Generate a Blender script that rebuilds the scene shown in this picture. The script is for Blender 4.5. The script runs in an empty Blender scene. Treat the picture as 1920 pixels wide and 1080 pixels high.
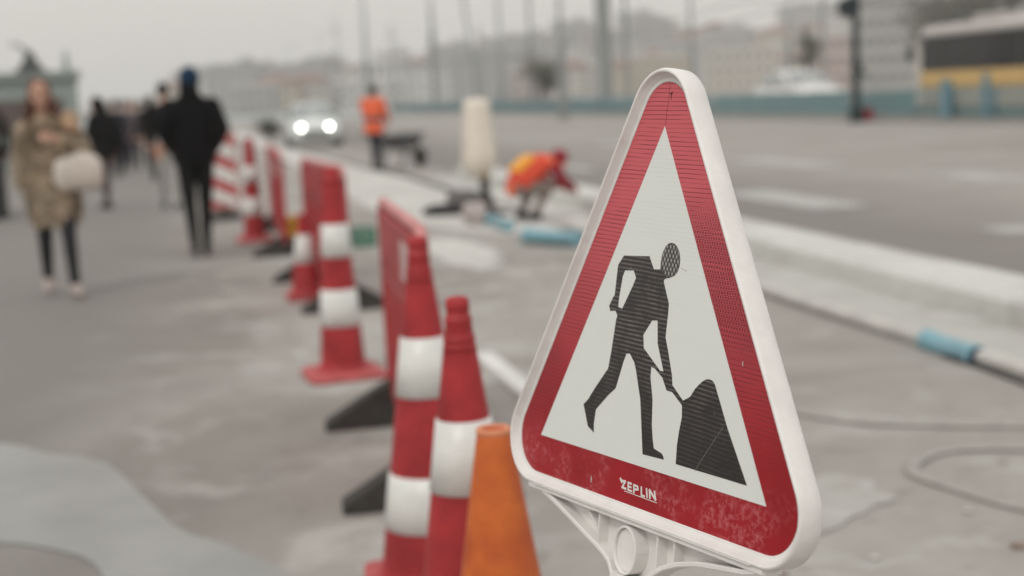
import bpy, bmesh, math, random
from mathutils import Vector, Matrix, noise
random.seed(7)
PI = math.pi
R = math.radians
scene = bpy.context.scene
COL = scene.collection

# ------------------------------------------------------------------ camera
CAM_H = 1.4
ROLL = math.atan(68/1420.0)
FOC = 2666.67                       # focal length in photo pixels (50 mm on 36 mm)
dn = (960-400)*math.sin(ROLL) + (540-205)*math.cos(ROLL)
PITCH = math.atan(dn/FOC)
_r0 = Vector((1,0,0)); FWD = Vector((0, math.cos(PITCH), -math.sin(PITCH))); _u0 = _r0.cross(FWD)
RT = math.cos(ROLL)*_r0 - math.sin(ROLL)*_u0
UP = math.sin(ROLL)*_r0 + math.cos(ROLL)*_u0
cd = bpy.data.cameras.new('camera'); cam = bpy.data.objects.new('camera', cd); COL.objects.link(cam)
cd.lens = 50; cd.sensor_width = 36; cd.clip_start = 0.05; cd.clip_end = 6000
m = Matrix((RT, UP, -FWD)).transposed().to_4x4(); m.translation = Vector((0,0,CAM_H))
cam.matrix_world = m
cd.dof.use_dof = True; cd.dof.focus_distance = 1.58; cd.dof.aperture_fstop = 3.1; cd.dof.aperture_blades = 0
scene.camera = cam

# ------------------------------------------------------------------ world: overcast daylight
SUN_EL, SUN_ROT = R(48), R(-150)
w = bpy.data.worlds.new('World'); scene.world = w; w.use_nodes = True
nt = w.node_tree; nt.nodes.clear()
out = nt.nodes.new('ShaderNodeOutputWorld'); bg = nt.nodes.new('ShaderNodeBackground')
sky = nt.nodes.new('ShaderNodeTexSky'); sky.sky_type = 'NISHITA'; sky.sun_disc = False
sky.sun_elevation = SUN_EL; sky.sun_rotation = SUN_ROT; sky.dust_density = 6; sky.air_density = 1.5
tc = nt.nodes.new('ShaderNodeTexCoord'); sx = nt.nodes.new('ShaderNodeSeparateXYZ')
nt.links.new(tc.outputs['Generated'], sx.inputs[0])
cr = nt.nodes.new('ShaderNodeValToRGB'); nt.links.new(sx.outputs['Z'], cr.inputs[0])
e = cr.color_ramp.elements
e[0].position = 0.0; e[0].color = (5.85, 5.8, 5.55, 1)
e[1].position = 0.07; e[1].color = (7.35, 6.98, 6.6, 1)
x = cr.color_ramp.elements.new(0.6); x.color = (9.6, 9.3, 9.0, 1)
nz = nt.nodes.new('ShaderNodeTexNoise'); nz.inputs['Scale'].default_value = 2.2; nz.inputs['Detail'].default_value = 3
nt.links.new(tc.outputs['Generated'], nz.inputs['Vector'])
mr = nt.nodes.new('ShaderNodeMapRange'); mr.inputs['To Min'].default_value = 0.9; mr.inputs['To Max'].default_value = 1.08
nt.links.new(nz.outputs[0], mr.inputs[0])
mul = nt.nodes.new('ShaderNodeVectorMath'); mul.operation = 'SCALE'
nt.links.new(cr.outputs[0], mul.inputs[0]); nt.links.new(mr.outputs[0], mul.inputs['Scale'])
mx = nt.nodes.new('ShaderNodeMixRGB'); mx.inputs[0].default_value = 0.93      # cloud layer over the clear sky
nt.links.new(sky.outputs[0], mx.inputs[1]); nt.links.new(mul.outputs[0], mx.inputs[2])
nt.links.new(mx.outputs[0], bg.inputs[0]); bg.inputs[1].default_value = 0.105
nt.links.new(bg.outputs[0], out.inputs[0])
sd = bpy.data.lights.new('sun', 'SUN'); sun = bpy.data.objects.new('sun', sd); COL.objects.link(sun)
sd.energy = 1.0; sd.angle = R(16); sd.color = (1.0, 0.965, 0.92)
sdir = Vector((math.sin(SUN_ROT)*math.cos(SUN_EL), math.cos(SUN_ROT)*math.cos(SUN_EL), math.sin(SUN_EL)))
sun.rotation_euler = sdir.to_track_quat('Z','Y').to_euler()
sun.location = sdir*30
vs = scene.view_settings; scene.display_settings.display_device = 'sRGB'
vs.view_transform = 'Standard'; vs.look = 'None'; vs.gamma = 1; vs.exposure = 0; vs.use_curve_mapping = False
scene.cycles.max_bounces = 6; scene.cycles.volume_bounces = 2; scene.cycles.use_denoising = True

# ------------------------------------------------------------------ helpers
def at(px, py, z=0.0):
    """photo pixel -> world point at height z"""
    d = FWD*FOC + RT*(px-960) - UP*(py-540)
    t = (z-CAM_H)/d.z
    return Vector((0,0,CAM_H)) + d*t
def horizon_y(px): return 205-(px-400)*math.tan(ROLL)
def az_pt(px,D,z=0):
    """ground point at distance D in the direction of an image column of the horizon"""
    d=FWD*FOC+RT*(px-960)-UP*(horizon_y(px)-540); d.z=0; d.normalize(); d=d*(D/d.y) ; return Vector((d.x,d.y,z))
SDIR = (FWD*FOC + RT*(400-960) - UP*(205-540)); SDIR.z = 0; SDIR.normalize()   # along the street, away
SPER = Vector((SDIR.y, -SDIR.x, 0))                                              # across it, to the right
SANG = math.atan2(SDIR.y, SDIR.x)
def st(u, v, z=0): return SDIR*u + SPER*v + Vector((0,0,z))
def uv_of(p): return p.dot(SDIR), p.dot(SPER)

def mat(name, col, rough=0.7, spec=0.5, metal=0, noise_amt=0.0, scale=20, col2=None, bump=0, bscale=None, coat=0, emit=None, estr=0, trans=0, alpha=1, subs=0):
    M = bpy.data.materials.new(name); M.use_nodes = True; n = M.node_tree; b = n.nodes['Principled BSDF']
    b.inputs['Base Color'].default_value = (*col, 1); b.inputs['Roughness'].default_value = rough
    b.inputs['Specular IOR Level'].default_value = spec; b.inputs['Metallic'].default_value = metal
    b.inputs['Coat Weight'].default_value = coat; b.inputs['Transmission Weight'].default_value = trans
    b.inputs['Alpha'].default_value = alpha
    if emit: b.inputs['Emission Color'].default_value = (*emit,1); b.inputs['Emission Strength'].default_value = estr
    if noise_amt or col2 or bump:
        t = n.nodes.new('ShaderNodeTexCoord')
        nn = n.nodes.new('ShaderNodeTexNoise'); nn.inputs['Scale'].default_value = scale; nn.inputs['Detail'].default_value = 6; nn.inputs['Roughness'].default_value = 0.6
        n.links.new(t.outputs['Object'], nn.inputs['Vector'])
        c = n.nodes.new('ShaderNodeValToRGB'); n.links.new(nn.outputs[0], c.inputs[0])
        c2 = col2 or tuple(v*(1-noise_amt) for v in col)
        c.color_ramp.elements[0].position = .35; c.color_ramp.elements[0].color = (*c2,1)
        c.color_ramp.elements[1].position = .65; c.color_ramp.elements[1].color = (*col,1)
        n.links.new(c.outputs[0], b.inputs['Base Color'])
        if bump:
            n2 = n.nodes.new('ShaderNodeTexNoise'); n2.inputs['Scale'].default_value = bscale or scale*4; n2.inputs['Detail'].default_value = 5
            n.links.new(t.outputs['Object'], n2.inputs['Vector'])
            bp = n.nodes.new('ShaderNodeBump'); bp.inputs['Strength'].default_value = bump; bp.inputs['Distance'].default_value = .01
            n.links.new(n2.outputs[0], bp.inputs['Height']); n.links.new(bp.outputs[0], b.inputs['Normal'])
    return M

class MB:
    def __init__(s): s.v=[]; s.f=[]; s.m=[]; s.sm=[]
    def add(s, vs, fs, mi=0, smooth=False):
        o=len(s.v); s.v += [Vector(v) for v in vs]
        for f in fs: s.f.append([i+o for i in f]); s.m.append(mi); s.sm.append(smooth)
        return s
    def box(s, c, d, rz=0, mi=0, M=None, bev=0):
        x,y,z=[q/2 for q in d]
        vs=[Vector((a*x,b*y,e*z)) for a in(-1,1) for b in(-1,1) for e in(-1,1)]
        rot=Matrix.Rotation(rz,3,'Z')
        if M is not None: rot = M
        vs=[rot@v+Vector(c) for v in vs]
        return s.add(vs,[(0,1,3,2),(4,6,7,5),(0,4,5,1),(2,3,7,6),(0,2,6,4),(1,5,7,3)],mi)
    def loft(s, rings, mi=0, smooth=True, caps=True, closed=False):
        n=len(rings[0]); vs=[v for r in rings for v in r]; fs=[]
        k=len(rings)
        for i in range(k if closed else k-1):
            a=i*n; b=((i+1)%k)*n
            for j in range(n): fs.append((a+j,a+(j+1)%n,b+(j+1)%n,b+j))
        s.add(vs,fs,mi,smooth)
        if caps and not closed:
            o=len(s.v)-len(vs)
            s.f.append([o+i for i in range(n)][::-1]); s.m.append(mi); s.sm.append(False)
            s.f.append([o+(k-1)*n+i for i in range(n)]); s.m.append(mi); s.sm.append(False)
        return s
    def tube(s, pts, r, n=12, mi=0, caps=True, flat=1.0):
        pts=[Vector(p) for p in pts]
        rs = r if isinstance(r,(list,tuple)) else [r]*len(pts)
        rings=[]; ref=None
        for i,p in enumerate(pts):
            a=pts[max(i-1,0)]; b=pts[min(i+1,len(pts)-1)]; t=(b-a).normalized()
            if ref is None:
                ref = Vector((0,0,1)) if abs(t.z)<.9 else Vector((1,0,0))
            u=t.cross(ref); 
            if u.length<1e-6: u=t.orthogonal()
            u.normalize(); v=u.cross(t).normalized(); ref=v
            rings.append([p+(u*math.cos(2*PI*j/n)+v*flat*math.sin(2*PI*j/n))*rs[i] for j in range(n)])
        return s.loft(rings,mi,True,caps)
    def lathe(s, prof, n=32, c=(0,0,0), mi=0, caps=True, smooth=True):
        c=Vector(c)
        rings=[[c+Vector((r*math.cos(2*PI*j/n), r*math.sin(2*PI*j/n), z)) for j in range(n)] for r,z in prof]
        return s.loft(rings,mi,smooth,caps)
    def sphere(s, c, r, n=16, mi=0):
        c=Vector(c); r = Vector((r,r,r)) if not hasattr(r,'__len__') else Vector(r)
        k=n//2; rings=[]
        for i in range(k+1):
            a=-PI/2+PI*(i+.02 if i==0 else i-.02 if i==k else i)/k
            rings.append([c+Vector((r.x*math.cos(a)*math.cos(2*PI*j/n), r.y*math.cos(a)*math.sin(2*PI*j/n), r.z*math.sin(a))) for j in range(n)])
        return s.loft(rings,mi,True,True)
    def prism(s, poly, z0, z1, mi=0):
        """poly: 2D list; extruded between z0 and z1 (concave safe)"""
        from mathutils.geometry import tessellate_polygon
        n=len(poly); tri=tessellate_polygon([[Vector((x,y,0)) for x,y in poly]])
        vs=[(x,y,z0) for x,y in poly]+[(x,y,z1) for x,y in poly]
        area=sum(poly[i][0]*poly[(i+1)%n][1]-poly[(i+1)%n][0]*poly[i][1] for i in range(n))
        fs=[]
        for t in tri:
            a=[poly[i] for i in t]; A=(a[1][0]-a[0][0])*(a[2][1]-a[0][1])-(a[2][0]-a[0][0])*(a[1][1]-a[0][1])
            t=list(t) if A>0 else list(t)[::-1]
            fs.append([i+n for i in t]); fs.append(t[::-1])
        for i in range(n):
            j=(i+1)%n
            fs.append((i,j,j+n,i+n) if area>0 else (j,i,i+n,j+n))
        return s.add(vs,fs,mi)
    def xf(s, M, start=0):
        for i in range(start,len(s.v)): s.v[i]=M@s.v[i]
        return s
    def build(s, name, mats, parent=None, bevel=0, seg=2):
        me=bpy.data.meshes.new(name); me.from_pydata([tuple(v) for v in s.v],[],s.f)
        for i,p in enumerate(me.polygons): p.material_index=s.m[i]; p.use_smooth=s.sm[i]
        for M in (mats if isinstance(mats,(list,tuple)) else [mats]): me.materials.append(M)
        bm=bmesh.new(); bm.from_mesh(me); bmesh.ops.recalc_face_normals(bm, faces=bm.faces); bm.to_mesh(me); bm.free()
        me.update()
        o=bpy.data.objects.new(name,me); COL.objects.link(o)
        if parent: o.parent=parent
        if bevel:
            b=o.modifiers.new('bevel','BEVEL'); b.width=bevel; b.segments=seg; b.limit_method='ANGLE'; b.angle_limit=R(40)
        return o
def tag(o, label=None, cat=None, group=None, kind=None):
    if label: o['label']=label
    if cat: o['category']=cat
    if group: o['group']=group
    if kind: o['kind']=kind
    return o
def empty(name, loc=(0,0,0), rz=0, label=None, cat=None, group=None):
    o=bpy.data.objects.new(name,None); COL.objects.link(o); o.location=loc; o.rotation_euler=(0,0,rz); o.empty_display_size=.1
    return tag(o,label,cat,group)
def copy_tree(o, parent=None):
    c=o.copy(); COL.objects.link(c); c.parent=parent
    for ch in [k for k in o.children]: copy_tree(ch,c)
    return c
def place(o, loc, rz=0, label=None, sc=None):
    o.location=loc; o.rotation_euler=(0,0,rz)
    if label: o['label']=label
    if sc: o.scale=(sc,sc,sc)
    return o

# ------------------------------------------------------------------ ground materials
def ground_mat(name, base, dark, light, s1=.35, s2=2.2, rough=.85, grain=.12, bump=.35, vignette=None):
    M=bpy.data.materials.new(name); M.use_nodes=True; n=M.node_tree; b=n.nodes['Principled BSDF']; L=n.links.new
    b.inputs['Roughness'].default_value=rough; b.inputs['Specular IOR Level'].default_value=.35
    t=n.nodes.new('ShaderNodeTexCoord'); P=t.outputs['Object']
    def nz(sc,det=6,dist=0,ro=.6):
        q=n.nodes.new('ShaderNodeTexNoise'); q.inputs['Scale'].default_value=sc; q.inputs['Detail'].default_value=det; q.inputs['Distortion'].default_value=dist; q.inputs['Roughness'].default_value=ro
        L(P,q.inputs['Vector']); return q.outputs[0]
    def ramp(i,a,c):
        q=n.nodes.new('ShaderNodeMapRange'); q.inputs['From Min'].default_value=a; q.inputs['From Max'].default_value=c; L(i,q.inputs[0]); return q.outputs[0]
    def mix(f,a,c,mode='MIX'):
        q=n.nodes.new('ShaderNodeMixRGB'); q.blend_type=mode
        if hasattr(f,'links'): L(f,q.inputs[0])
        else: q.inputs[0].default_value=f
        for k,v in ((1,a),(2,c)):
            if hasattr(v,'links'): L(v,q.inputs[k])
            else: q.inputs[k].default_value=(*v,1)
        return q.outputs[0]
    c=mix(ramp(nz(s1,5,1.2),.42,.62),base,dark)
    c=mix(ramp(nz(s2,7,.6),.53,.68),c,light)
    c=mix(ramp(nz(s2*2.7,5,.8),.58,.7),c,dark)
    if vignette:      # (v0, v1, colour): vignette darkening painted in, between two distances across the street
        for v0,v1,wc,amt in vignette:
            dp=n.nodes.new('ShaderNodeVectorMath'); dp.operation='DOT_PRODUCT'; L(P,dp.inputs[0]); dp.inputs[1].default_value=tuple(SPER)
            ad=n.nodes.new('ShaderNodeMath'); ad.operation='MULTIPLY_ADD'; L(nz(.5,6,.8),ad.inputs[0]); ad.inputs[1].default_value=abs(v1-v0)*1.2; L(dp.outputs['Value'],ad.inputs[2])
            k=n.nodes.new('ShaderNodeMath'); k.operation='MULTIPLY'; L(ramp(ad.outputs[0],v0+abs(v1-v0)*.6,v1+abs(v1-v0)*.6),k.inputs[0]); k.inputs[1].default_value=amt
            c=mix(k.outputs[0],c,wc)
    c=mix(grain,c,mix(ramp(nz(260,3),.35,.65),(.12,.115,.11),(.6,.58,.55)))
    L(c,b.inputs['Base Color'])
    bp=n.nodes.new('ShaderNodeBump'); bp.inputs['Strength'].default_value=bump; bp.inputs['Distance'].default_value=.006
    L(mix(.5,nz(180,4),nz(25,5)),bp.inputs['Height']); L(bp.outputs[0],b.inputs['Normal'])
    return M
M_pave=ground_mat('weathered_concrete',(.365,.352,.325),(.225,.208,.188),(.46,.455,.43),vignette=[(.5,-1.0,(.175,.165,.152),.92),(1.5,3.6,(.255,.238,.218),.6)])
M_road=ground_mat('grey_asphalt',(.30,.285,.262),(.25,.232,.212),(.34,.33,.305),s1=.12,s2=.6,grain=.15,vignette=[(9.5,5.8,(.165,.152,.138),.90)])
M_base=ground_mat('far_ground',(.30,.285,.26),(.25,.235,.21),(.34,.33,.3),s1=.02,s2=.1)
M_conc=ground_mat('fresh_concrete',(.56,.56,.53),(.46,.455,.43),(.64,.64,.61),s1=.6,s2=1.8,grain=.06)
M_kerb=ground_mat('kerb_concrete',(.58,.59,.56),(.44,.44,.415),(.64,.65,.62),s1=.5,s2=2.4,grain=.06)
M_line=mat('worn_white_paint',(.46,.46,.44),.7,noise_amt=.3,scale=3)

def sheet(name, pts, z, M, label=None):
    b=MB(); b.add([(p.x,p.y,z) for p in pts],[list(range(len(pts)))]); o=b.build(name,M); tag(o,kind='structure')
    return o
def rough_outline(pts,amp=.01,sub=6):
    o=[]
    for i in range(len(pts)):
        a=pts[i]; b=pts[(i+1)%len(pts)]; p0=pts[i-1]; p3=pts[(i+2)%len(pts)]
        for k in range(sub):
            t=k/sub
            q=.5*((2*a)+(b-p0)*t+(2*p0-5*a+4*b-p3)*t*t+(3*a-p0-3*b+p3)*t**3)
            o.append(q+Vector((noise.noise(q*9)*amp,noise.noise(q*9+Vector((5,5,5)))*amp,0)))
    return o
g=MB(); n=64
g.add([(3000*math.cos(2*PI*i/n),3000*math.sin(2*PI*i/n),-.012) for i in range(n)],[list(range(n))]); tag(g.build('ground',M_base),kind='structure')
# kerb line (front face) in street coordinates
kv=uv_of(at(1650,545))[1]
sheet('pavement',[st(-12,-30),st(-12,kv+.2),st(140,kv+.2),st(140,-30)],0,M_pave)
fence_v=uv_of(at(1600,225))[1]
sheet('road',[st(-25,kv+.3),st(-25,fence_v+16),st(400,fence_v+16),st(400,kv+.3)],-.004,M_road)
# painted dashes on the road
for q in ([(1369,346),(1604,373),(1598,404),(1386,377)],[(1373,285),(1582,298),(1590,325),(1378,317)],[(1757,317),(1930,324),(1930,349),(1769,337)],[(1865,415),(1935,423),(1935,447),(1873,435)],[(1120,262),(1210,268),(1213,279),(1125,273)],[(1020,300),(1100,315),(1106,325),(1028,309)]):
    uv=[uv_of(at(*p)) for p in q]
    vn=(uv[0][1]+uv[1][1])/2; vf=(uv[2][1]+uv[3][1])/2; vc=(vn+vf)/2; hw=min(abs(vn-vf)/2,.40)*.85
    u0=(uv[0][0]+uv[3][0])/2; u1=(uv[1][0]+uv[2][0])/2
    sheet('road_marking',[st(u0,vc-hw),st(u1,vc-hw),st(u1,vc+hw),st(u0,vc+hw)],0.0,M_line)
sheet('gutter_strip',[st(-6,kv-.75),st(-6,kv+.02),st(uv_of(at(965,322))[0],kv+.02),st(uv_of(at(965,322))[0],kv-.75)],.0035,ground_mat('gutter_concrete',(.46,.46,.435),(.38,.375,.35),(.52,.52,.5),s1=.6,s2=1.8,grain=.06))
sheet('concrete_strip',[at(*p) for p in [(440,245),(520,270),(660,308),(764,332),(867,364),(960,352),(1040,372),(1110,400),(1080,428),(950,440),(840,432),(760,418),(680,385),(600,338),(520,292),(440,256)]],.005,M_conc)
sheet('dust_patch',rough_outline([at(*p) for p in [(800,452),(850,448),(905,462),(940,482),(935,500),(880,505),(830,490),(795,470)]],.12,8),.006,M_conc)
sheet('dust_patch',rough_outline([at(*p) for p in [(1490,910),(1560,892),(1625,905),(1668,930),(1640,960),(1585,975),(1545,1000),(1500,985),(1470,940)]],.05,10),.005,ground_mat('dusty_spill',(.405,.40,.375),(.34,.325,.30),(.46,.455,.435),s1=3,s2=7))
# puddle on the pavement at the lower left
M_pud=mat('wet_film',(.285,.292,.272),.36,.5,noise_amt=.18,scale=3,coat=0)
pp=[at(*p) for p in [(-90,845),(-20,832),(40,838),(90,850),(165,860),(215,880),(262,925),(335,992),(440,1030),(560,1085),(640,1140),(400,1200),(225,1140),(190,1075),(150,1045),(60,1025),(0,1018),(-80,1010)]]
sheet('puddle_water',rough_outline(pp),.004,M_pud)
# kerb: raised concrete line, one long structure
kb=MB()
prof=[(0,0),(0,.13),(.03,.16),(.52,.165),(.55,.14),(.55,-.004)]
u=uv_of(at(965,322))[0]; a=-6.0
us=[a+ (u-a)*i/40 for i in range(41)]
rings=[[st(q,kv+px_,pz-.003) for px_,pz in prof] for q in us]
kb.loft(rings,0,False,True)
tag(kb.build('kerb',M_kerb),kind='structure')

# ------------------------------------------------------------------ common materials
M_wplastic=mat('white_plastic',(.78,.765,.74),.42,.5,noise_amt=.10,scale=22,bump=.12,bscale=60)
M_red=mat('cone_red',(.43,.036,.042),.55,.28,noise_amt=.38,scale=7,bump=.15)
M_redp=mat('faded_red_rubber',(.50,.11,.11),.7,.3,noise_amt=.25,scale=14)
M_band=mat('white_reflective_sleeve',(.74,.75,.72),.35,.5,noise_amt=.18,scale=9,bump=.15,bscale=14)
M_orange=mat('cone_orange',(.62,.15,.03),.5,.35,col2=(.42,.07,.018),scale=8,bump=.2)
M_rub=mat('black_rubber',(.055,.05,.045),.8,.3,noise_amt=.3,scale=20)
M_bred=mat('barrier_red',(.42,.032,.036),.45,.5,col2=(.30,.02,.024),scale=6)
M_black=mat('black_cloth',(.006,.006,.007),.9,.1,noise_amt=.3,scale=12,bump=.4,bscale=14)
M_dark=mat('dark_metal',(.03,.04,.042),.5,.4)

# ------------------------------------------------------------------ the road works sign
SG=Vector((.15247274,1.60162268,-.30054361+CAM_H))
ex=Vector((.48355982,-.87502221,.02249501)); ey=Vector((.11557464,.08930177,.98927635)); ez=ex.cross(ey).normalized(); ey=ez.cross(ex)
Ls=SG.z/ey.z
base=SG-ey*Ls
sign=empty('road_works_sign',label='white framed triangular road works sign with red border, showing a man digging',cat='road sign')
mw=Matrix((ex,ey,ez)).transposed().to_4x4(); mw.translation=base; sign.matrix_world=mw
def rtri(a,r,z,n=14):
    o=[]
    for k in range(3):
        c=R(90+120*k); cx=2*(a-r)*math.cos(c); cy=2*(a-r)*math.sin(c)
        for i in range(n+1):
            t=c-R(60)+R(120)*i/n
            o.append(Vector((cx+r*math.cos(t),cy+r*math.sin(t),z)))
    return [Vector((p.x/1000,p.y/1000,p.z)) for p in o]
def on_sign(o):
    o.location=(0,Ls,0); return o
# node material of the worn retro-reflective sheeting
def sheeting(name, base, lo, hi, kind):
    M=bpy.data.materials.new(name); M.use_nodes=True; n=M.node_tree; b=n.nodes['Principled BSDF']; L=n.links.new
    t=n.nodes.new('ShaderNodeTexCoord'); sp=n.nodes.new('ShaderNodeSeparateXYZ'); L(t.outputs['Object'],sp.inputs[0])
    X,Y=sp.outputs[0],sp.outputs[1]
    def mth(op,a,c=None,d=None):
        q=n.nodes.new('ShaderNodeMath'); q.operation=op
        for i,v in enumerate((a,c,d)):
            if v is None: continue
            if hasattr(v,'links'): L(v,q.inputs[i])
            else: q.inputs[i].default_value=v
        return q.outputs[0]
    def nz(sc,det=4,ro=.6,sc3=None):
        q=n.nodes.new('ShaderNodeTexNoise'); q.inputs['Scale'].default_value=sc; q.inputs['Detail'].default_value=det; q.inputs['Roughness'].default_value=ro
        if sc3:
            mp=n.nodes.new('ShaderNodeMapping'); mp.inputs['Scale'].default_value=sc3; L(t.outputs['Object'],mp.inputs[0]); L(mp.outputs[0],q.inputs['Vector'])
        else: L(t.outputs['Object'],q.inputs['Vector'])
        return q.outputs[0]
    def sm(v,a,c):
        q=n.nodes.new('ShaderNodeMapRange'); q.interpolation_type='SMOOTHSTEP'; q.inputs['From Min'].default_value=a; q.inputs['From Max'].default_value=c; L(v,q.inputs[0]); return q.outputs[0]
    def mix(f,a,c):
        q=n.nodes.new('ShaderNodeMixRGB')
        if hasattr(f,'links'): L(f,q.inputs[0])
        else: q.inputs[0].default_value=f
        for k,v in ((1,a),(2,c)):
            if hasattr(v,'links'): L(v,q.inputs[k])
            else: q.inputs[k].default_value=(*v,1)
        return q.outputs[0]
    # rows follow the sheeting cells and wander a little
    yy=mth('ADD',mth('DIVIDE',Y,.0050),mth('MULTIPLY',nz(9,3),.9)); yy=mth('ADD',yy,mth('MULTIPLY',X,8))
    row=mth('FLOOR',yy); fy=mth('FRACT',yy); ty=mth('ABSOLUTE',mth('SUBTRACT',mth('MULTIPLY',fy,2),1))
    xx=mth('ADD',mth('DIVIDE',X,.0046),mth('ADD',mth('MULTIPLY',mth('MODULO',row,2),.5),mth('MULTIPLY',nz(50,2),.8)))
    tx=mth('ABSOLUTE',mth('SUBTRACT',mth('MULTIPLY',mth('FRACT',xx),2),1))
    line=sm(ty,.70,.97)
    brick=mth('MULTIPLY',sm(ty,.75,.35),sm(tx,.85,.5))
    seg=sm(nz(9,2,sc3=(1,5,1)),.40,.56)      # lines come and go
    if kind=='red':
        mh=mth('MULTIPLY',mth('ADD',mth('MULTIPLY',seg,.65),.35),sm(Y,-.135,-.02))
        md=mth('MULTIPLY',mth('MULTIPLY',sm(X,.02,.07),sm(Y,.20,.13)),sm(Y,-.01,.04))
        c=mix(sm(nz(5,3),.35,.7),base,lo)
        c=mix(sm(Y,-.12,.22),c,hi)                 # paler and pinker towards the top
        dk=mth('MAXIMUM',mth('MULTIPLY',mth('MULTIPLY',line,mh),.9),mth('MULTIPLY',mth('MULTIPLY',brick,md),.85))
        ll=mth('MULTIPLY',mth('MULTIPLY',sm(X,-.16,-.20),sm(Y,-.15,-.10)),sm(Y,.02,-.04))
        dk=mth('MAXIMUM',dk,mth('MULTIPLY',mth('MULTIPLY',brick,ll),.7))
        c=mix(dk,c,(.13,.006,.012))
        # scuffs and pale wear low on the board
        wm=mth('MULTIPLY',mth('MULTIPLY',sm(nz(8,3),.45,.56),sm(nz(120,8,.75),.45,.62)),sm(Y,-.10,-.15))
        c=mix(mth('MULTIPLY',wm,.60),c,(.58,.17,.19))
        sc=mth('MULTIPLY',sm(nz(9,2),.60,.66),mth('MULTIPLY',sm(nz(60,6,.8,sc3=(1,.35,1)),.60,.66),sm(Y,-.0,-.13)))
        c=mix(mth('MULTIPLY',sc,.8),c,(.62,.34,.32))
        hgt=mth('MAXIMUM',mth('MULTIPLY',line,mh),mth('MULTIPLY',brick,md))
    elif kind=='black':
        lt=mth('MULTIPLY',mth('MAXIMUM',sm(ty,.45,.9),mth('MULTIPLY',sm(tx,.75,.98),.4)),mth('MULTIPLY',sm(nz(26,4),.25,.65),mth('ADD',mth('MULTIPLY',nz(110,3),1.2),.2)))
        lt=mth('MULTIPLY',lt,mth('ADD',mth('MULTIPLY',sm(Y,-.10,.02),.75),.22))
        c=mix(mth('MULTIPLY',lt,1.0),base,hi)
        # helmet: bright cells where the sheeting shows through
        dx=mth('DIVIDE',mth('SUBTRACT',X,.030),.019); dy=mth('DIVIDE',mth('SUBTRACT',Y,.109),.0205)
        hm=sm(mth('ADD',mth('MULTIPLY',dx,dx),mth('MULTIPLY',dy,dy)),1.1,.6)
        x2=mth('ABSOLUTE',mth('SUBTRACT',mth('MULTIPLY',mth('FRACT',mth('ADD',mth('DIVIDE',X,.0064),mth('MULTIPLY',row,.5))),2),1))
        c=mix(mth('MULTIPLY',mth('MULTIPLY',hm,sm(ty,.85,.5)),mth('MULTIPLY',sm(x2,.35,.75),.75)),c,(.45,.45,.43))
        gr=mth('MULTIPLY',sm(nz(90,5,.7),.60,.72),.35); c=mix(gr,c,hi)
        hgt=line
    else:
        c=mix(mth('MULTIPLY',mth('MULTIPLY',line,seg),mth('ADD',mth('MULTIPLY',sm(Y,-.02,.12),.22),.06)),base,lo)
        c=mix(mth('MULTIPLY',sm(nz(6,4),.45,.7),.5),c,hi)
        c=mix(mth('MULTIPLY',sm(nz(45,6,.75),.66,.74),.30),c,lo)
        hgt=line
    L(c,b.inputs['Base Color'])
    rr=n.nodes.new('ShaderNodeMapRange'); rr.inputs['To Min'].default_value=.24; rr.inputs['To Max'].default_value=.48; L(nz(14,5),rr.inputs[0]); L(rr.outputs[0],b.inputs['Roughness'])
    b.inputs['Specular IOR Level'].default_value=.38
    bp=n.nodes.new('ShaderNodeBump'); bp.inputs['Strength'].default_value={'red':.2,'black':.1,'white':.025}[kind]; bp.inputs['Distance'].default_value=.0008
    L(mth('ADD',mth('MULTIPLY',hgt,-1.0),mth('MULTIPLY',nz(30,5),.8)),bp.inputs['Height']); L(bp.outputs[0],b.inputs['Normal'])
    return M
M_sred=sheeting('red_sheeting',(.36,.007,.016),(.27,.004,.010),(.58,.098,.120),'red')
M_swhite=sheeting('white_sheeting',(.72,.745,.715),(.52,.53,.51),(.69,.71,.68),'white')
M_sblack=sheeting('black_sheeting',(.022,.019,.018),(.02,.02,.02),(.19,.17,.16),'black')
def sheet_poly(name,outline,z0,z1,M,holes=None):
    b=MB()
    if holes:
        from mathutils.geometry import tessellate_polygon
        loops=[[Vector((x,y,0)) for x,y in l] for l in [outline]+holes]
        tri=tessellate_polygon(loops); flat=[p for l in loops for p in l]; n=len(flat)
        vs=[(p.x,p.y,z0) for p in flat]+[(p.x,p.y,z1) for p in flat]
        fs=[tuple(i+n for i in t) for t in tri]+[tuple(t)[::-1] for t in tri]
        o=0
        for l in loops:
            k=len(l)
            for i in range(k): fs.append((o+i,o+(i+1)%k,o+(i+1)%k+n,o+i+n))
            o+=k
        b.add(vs,fs)
    else: b.prism(outline,z0,z1)
    return on_sign(b.build(name,M,sign))
mm=lambda l:[(x/1000,y/1000) for x,y in l]
sheet_poly('red_border',[(p.x,p.y) for p in rtri(179.2,47,0)],-.0030,.0,M_sred)
wt=sheet_poly('white_triangle',mm([(0,259.8),(-225,-129.9),(225,-129.9)]),.00002,.0004,M_swhite)
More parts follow.
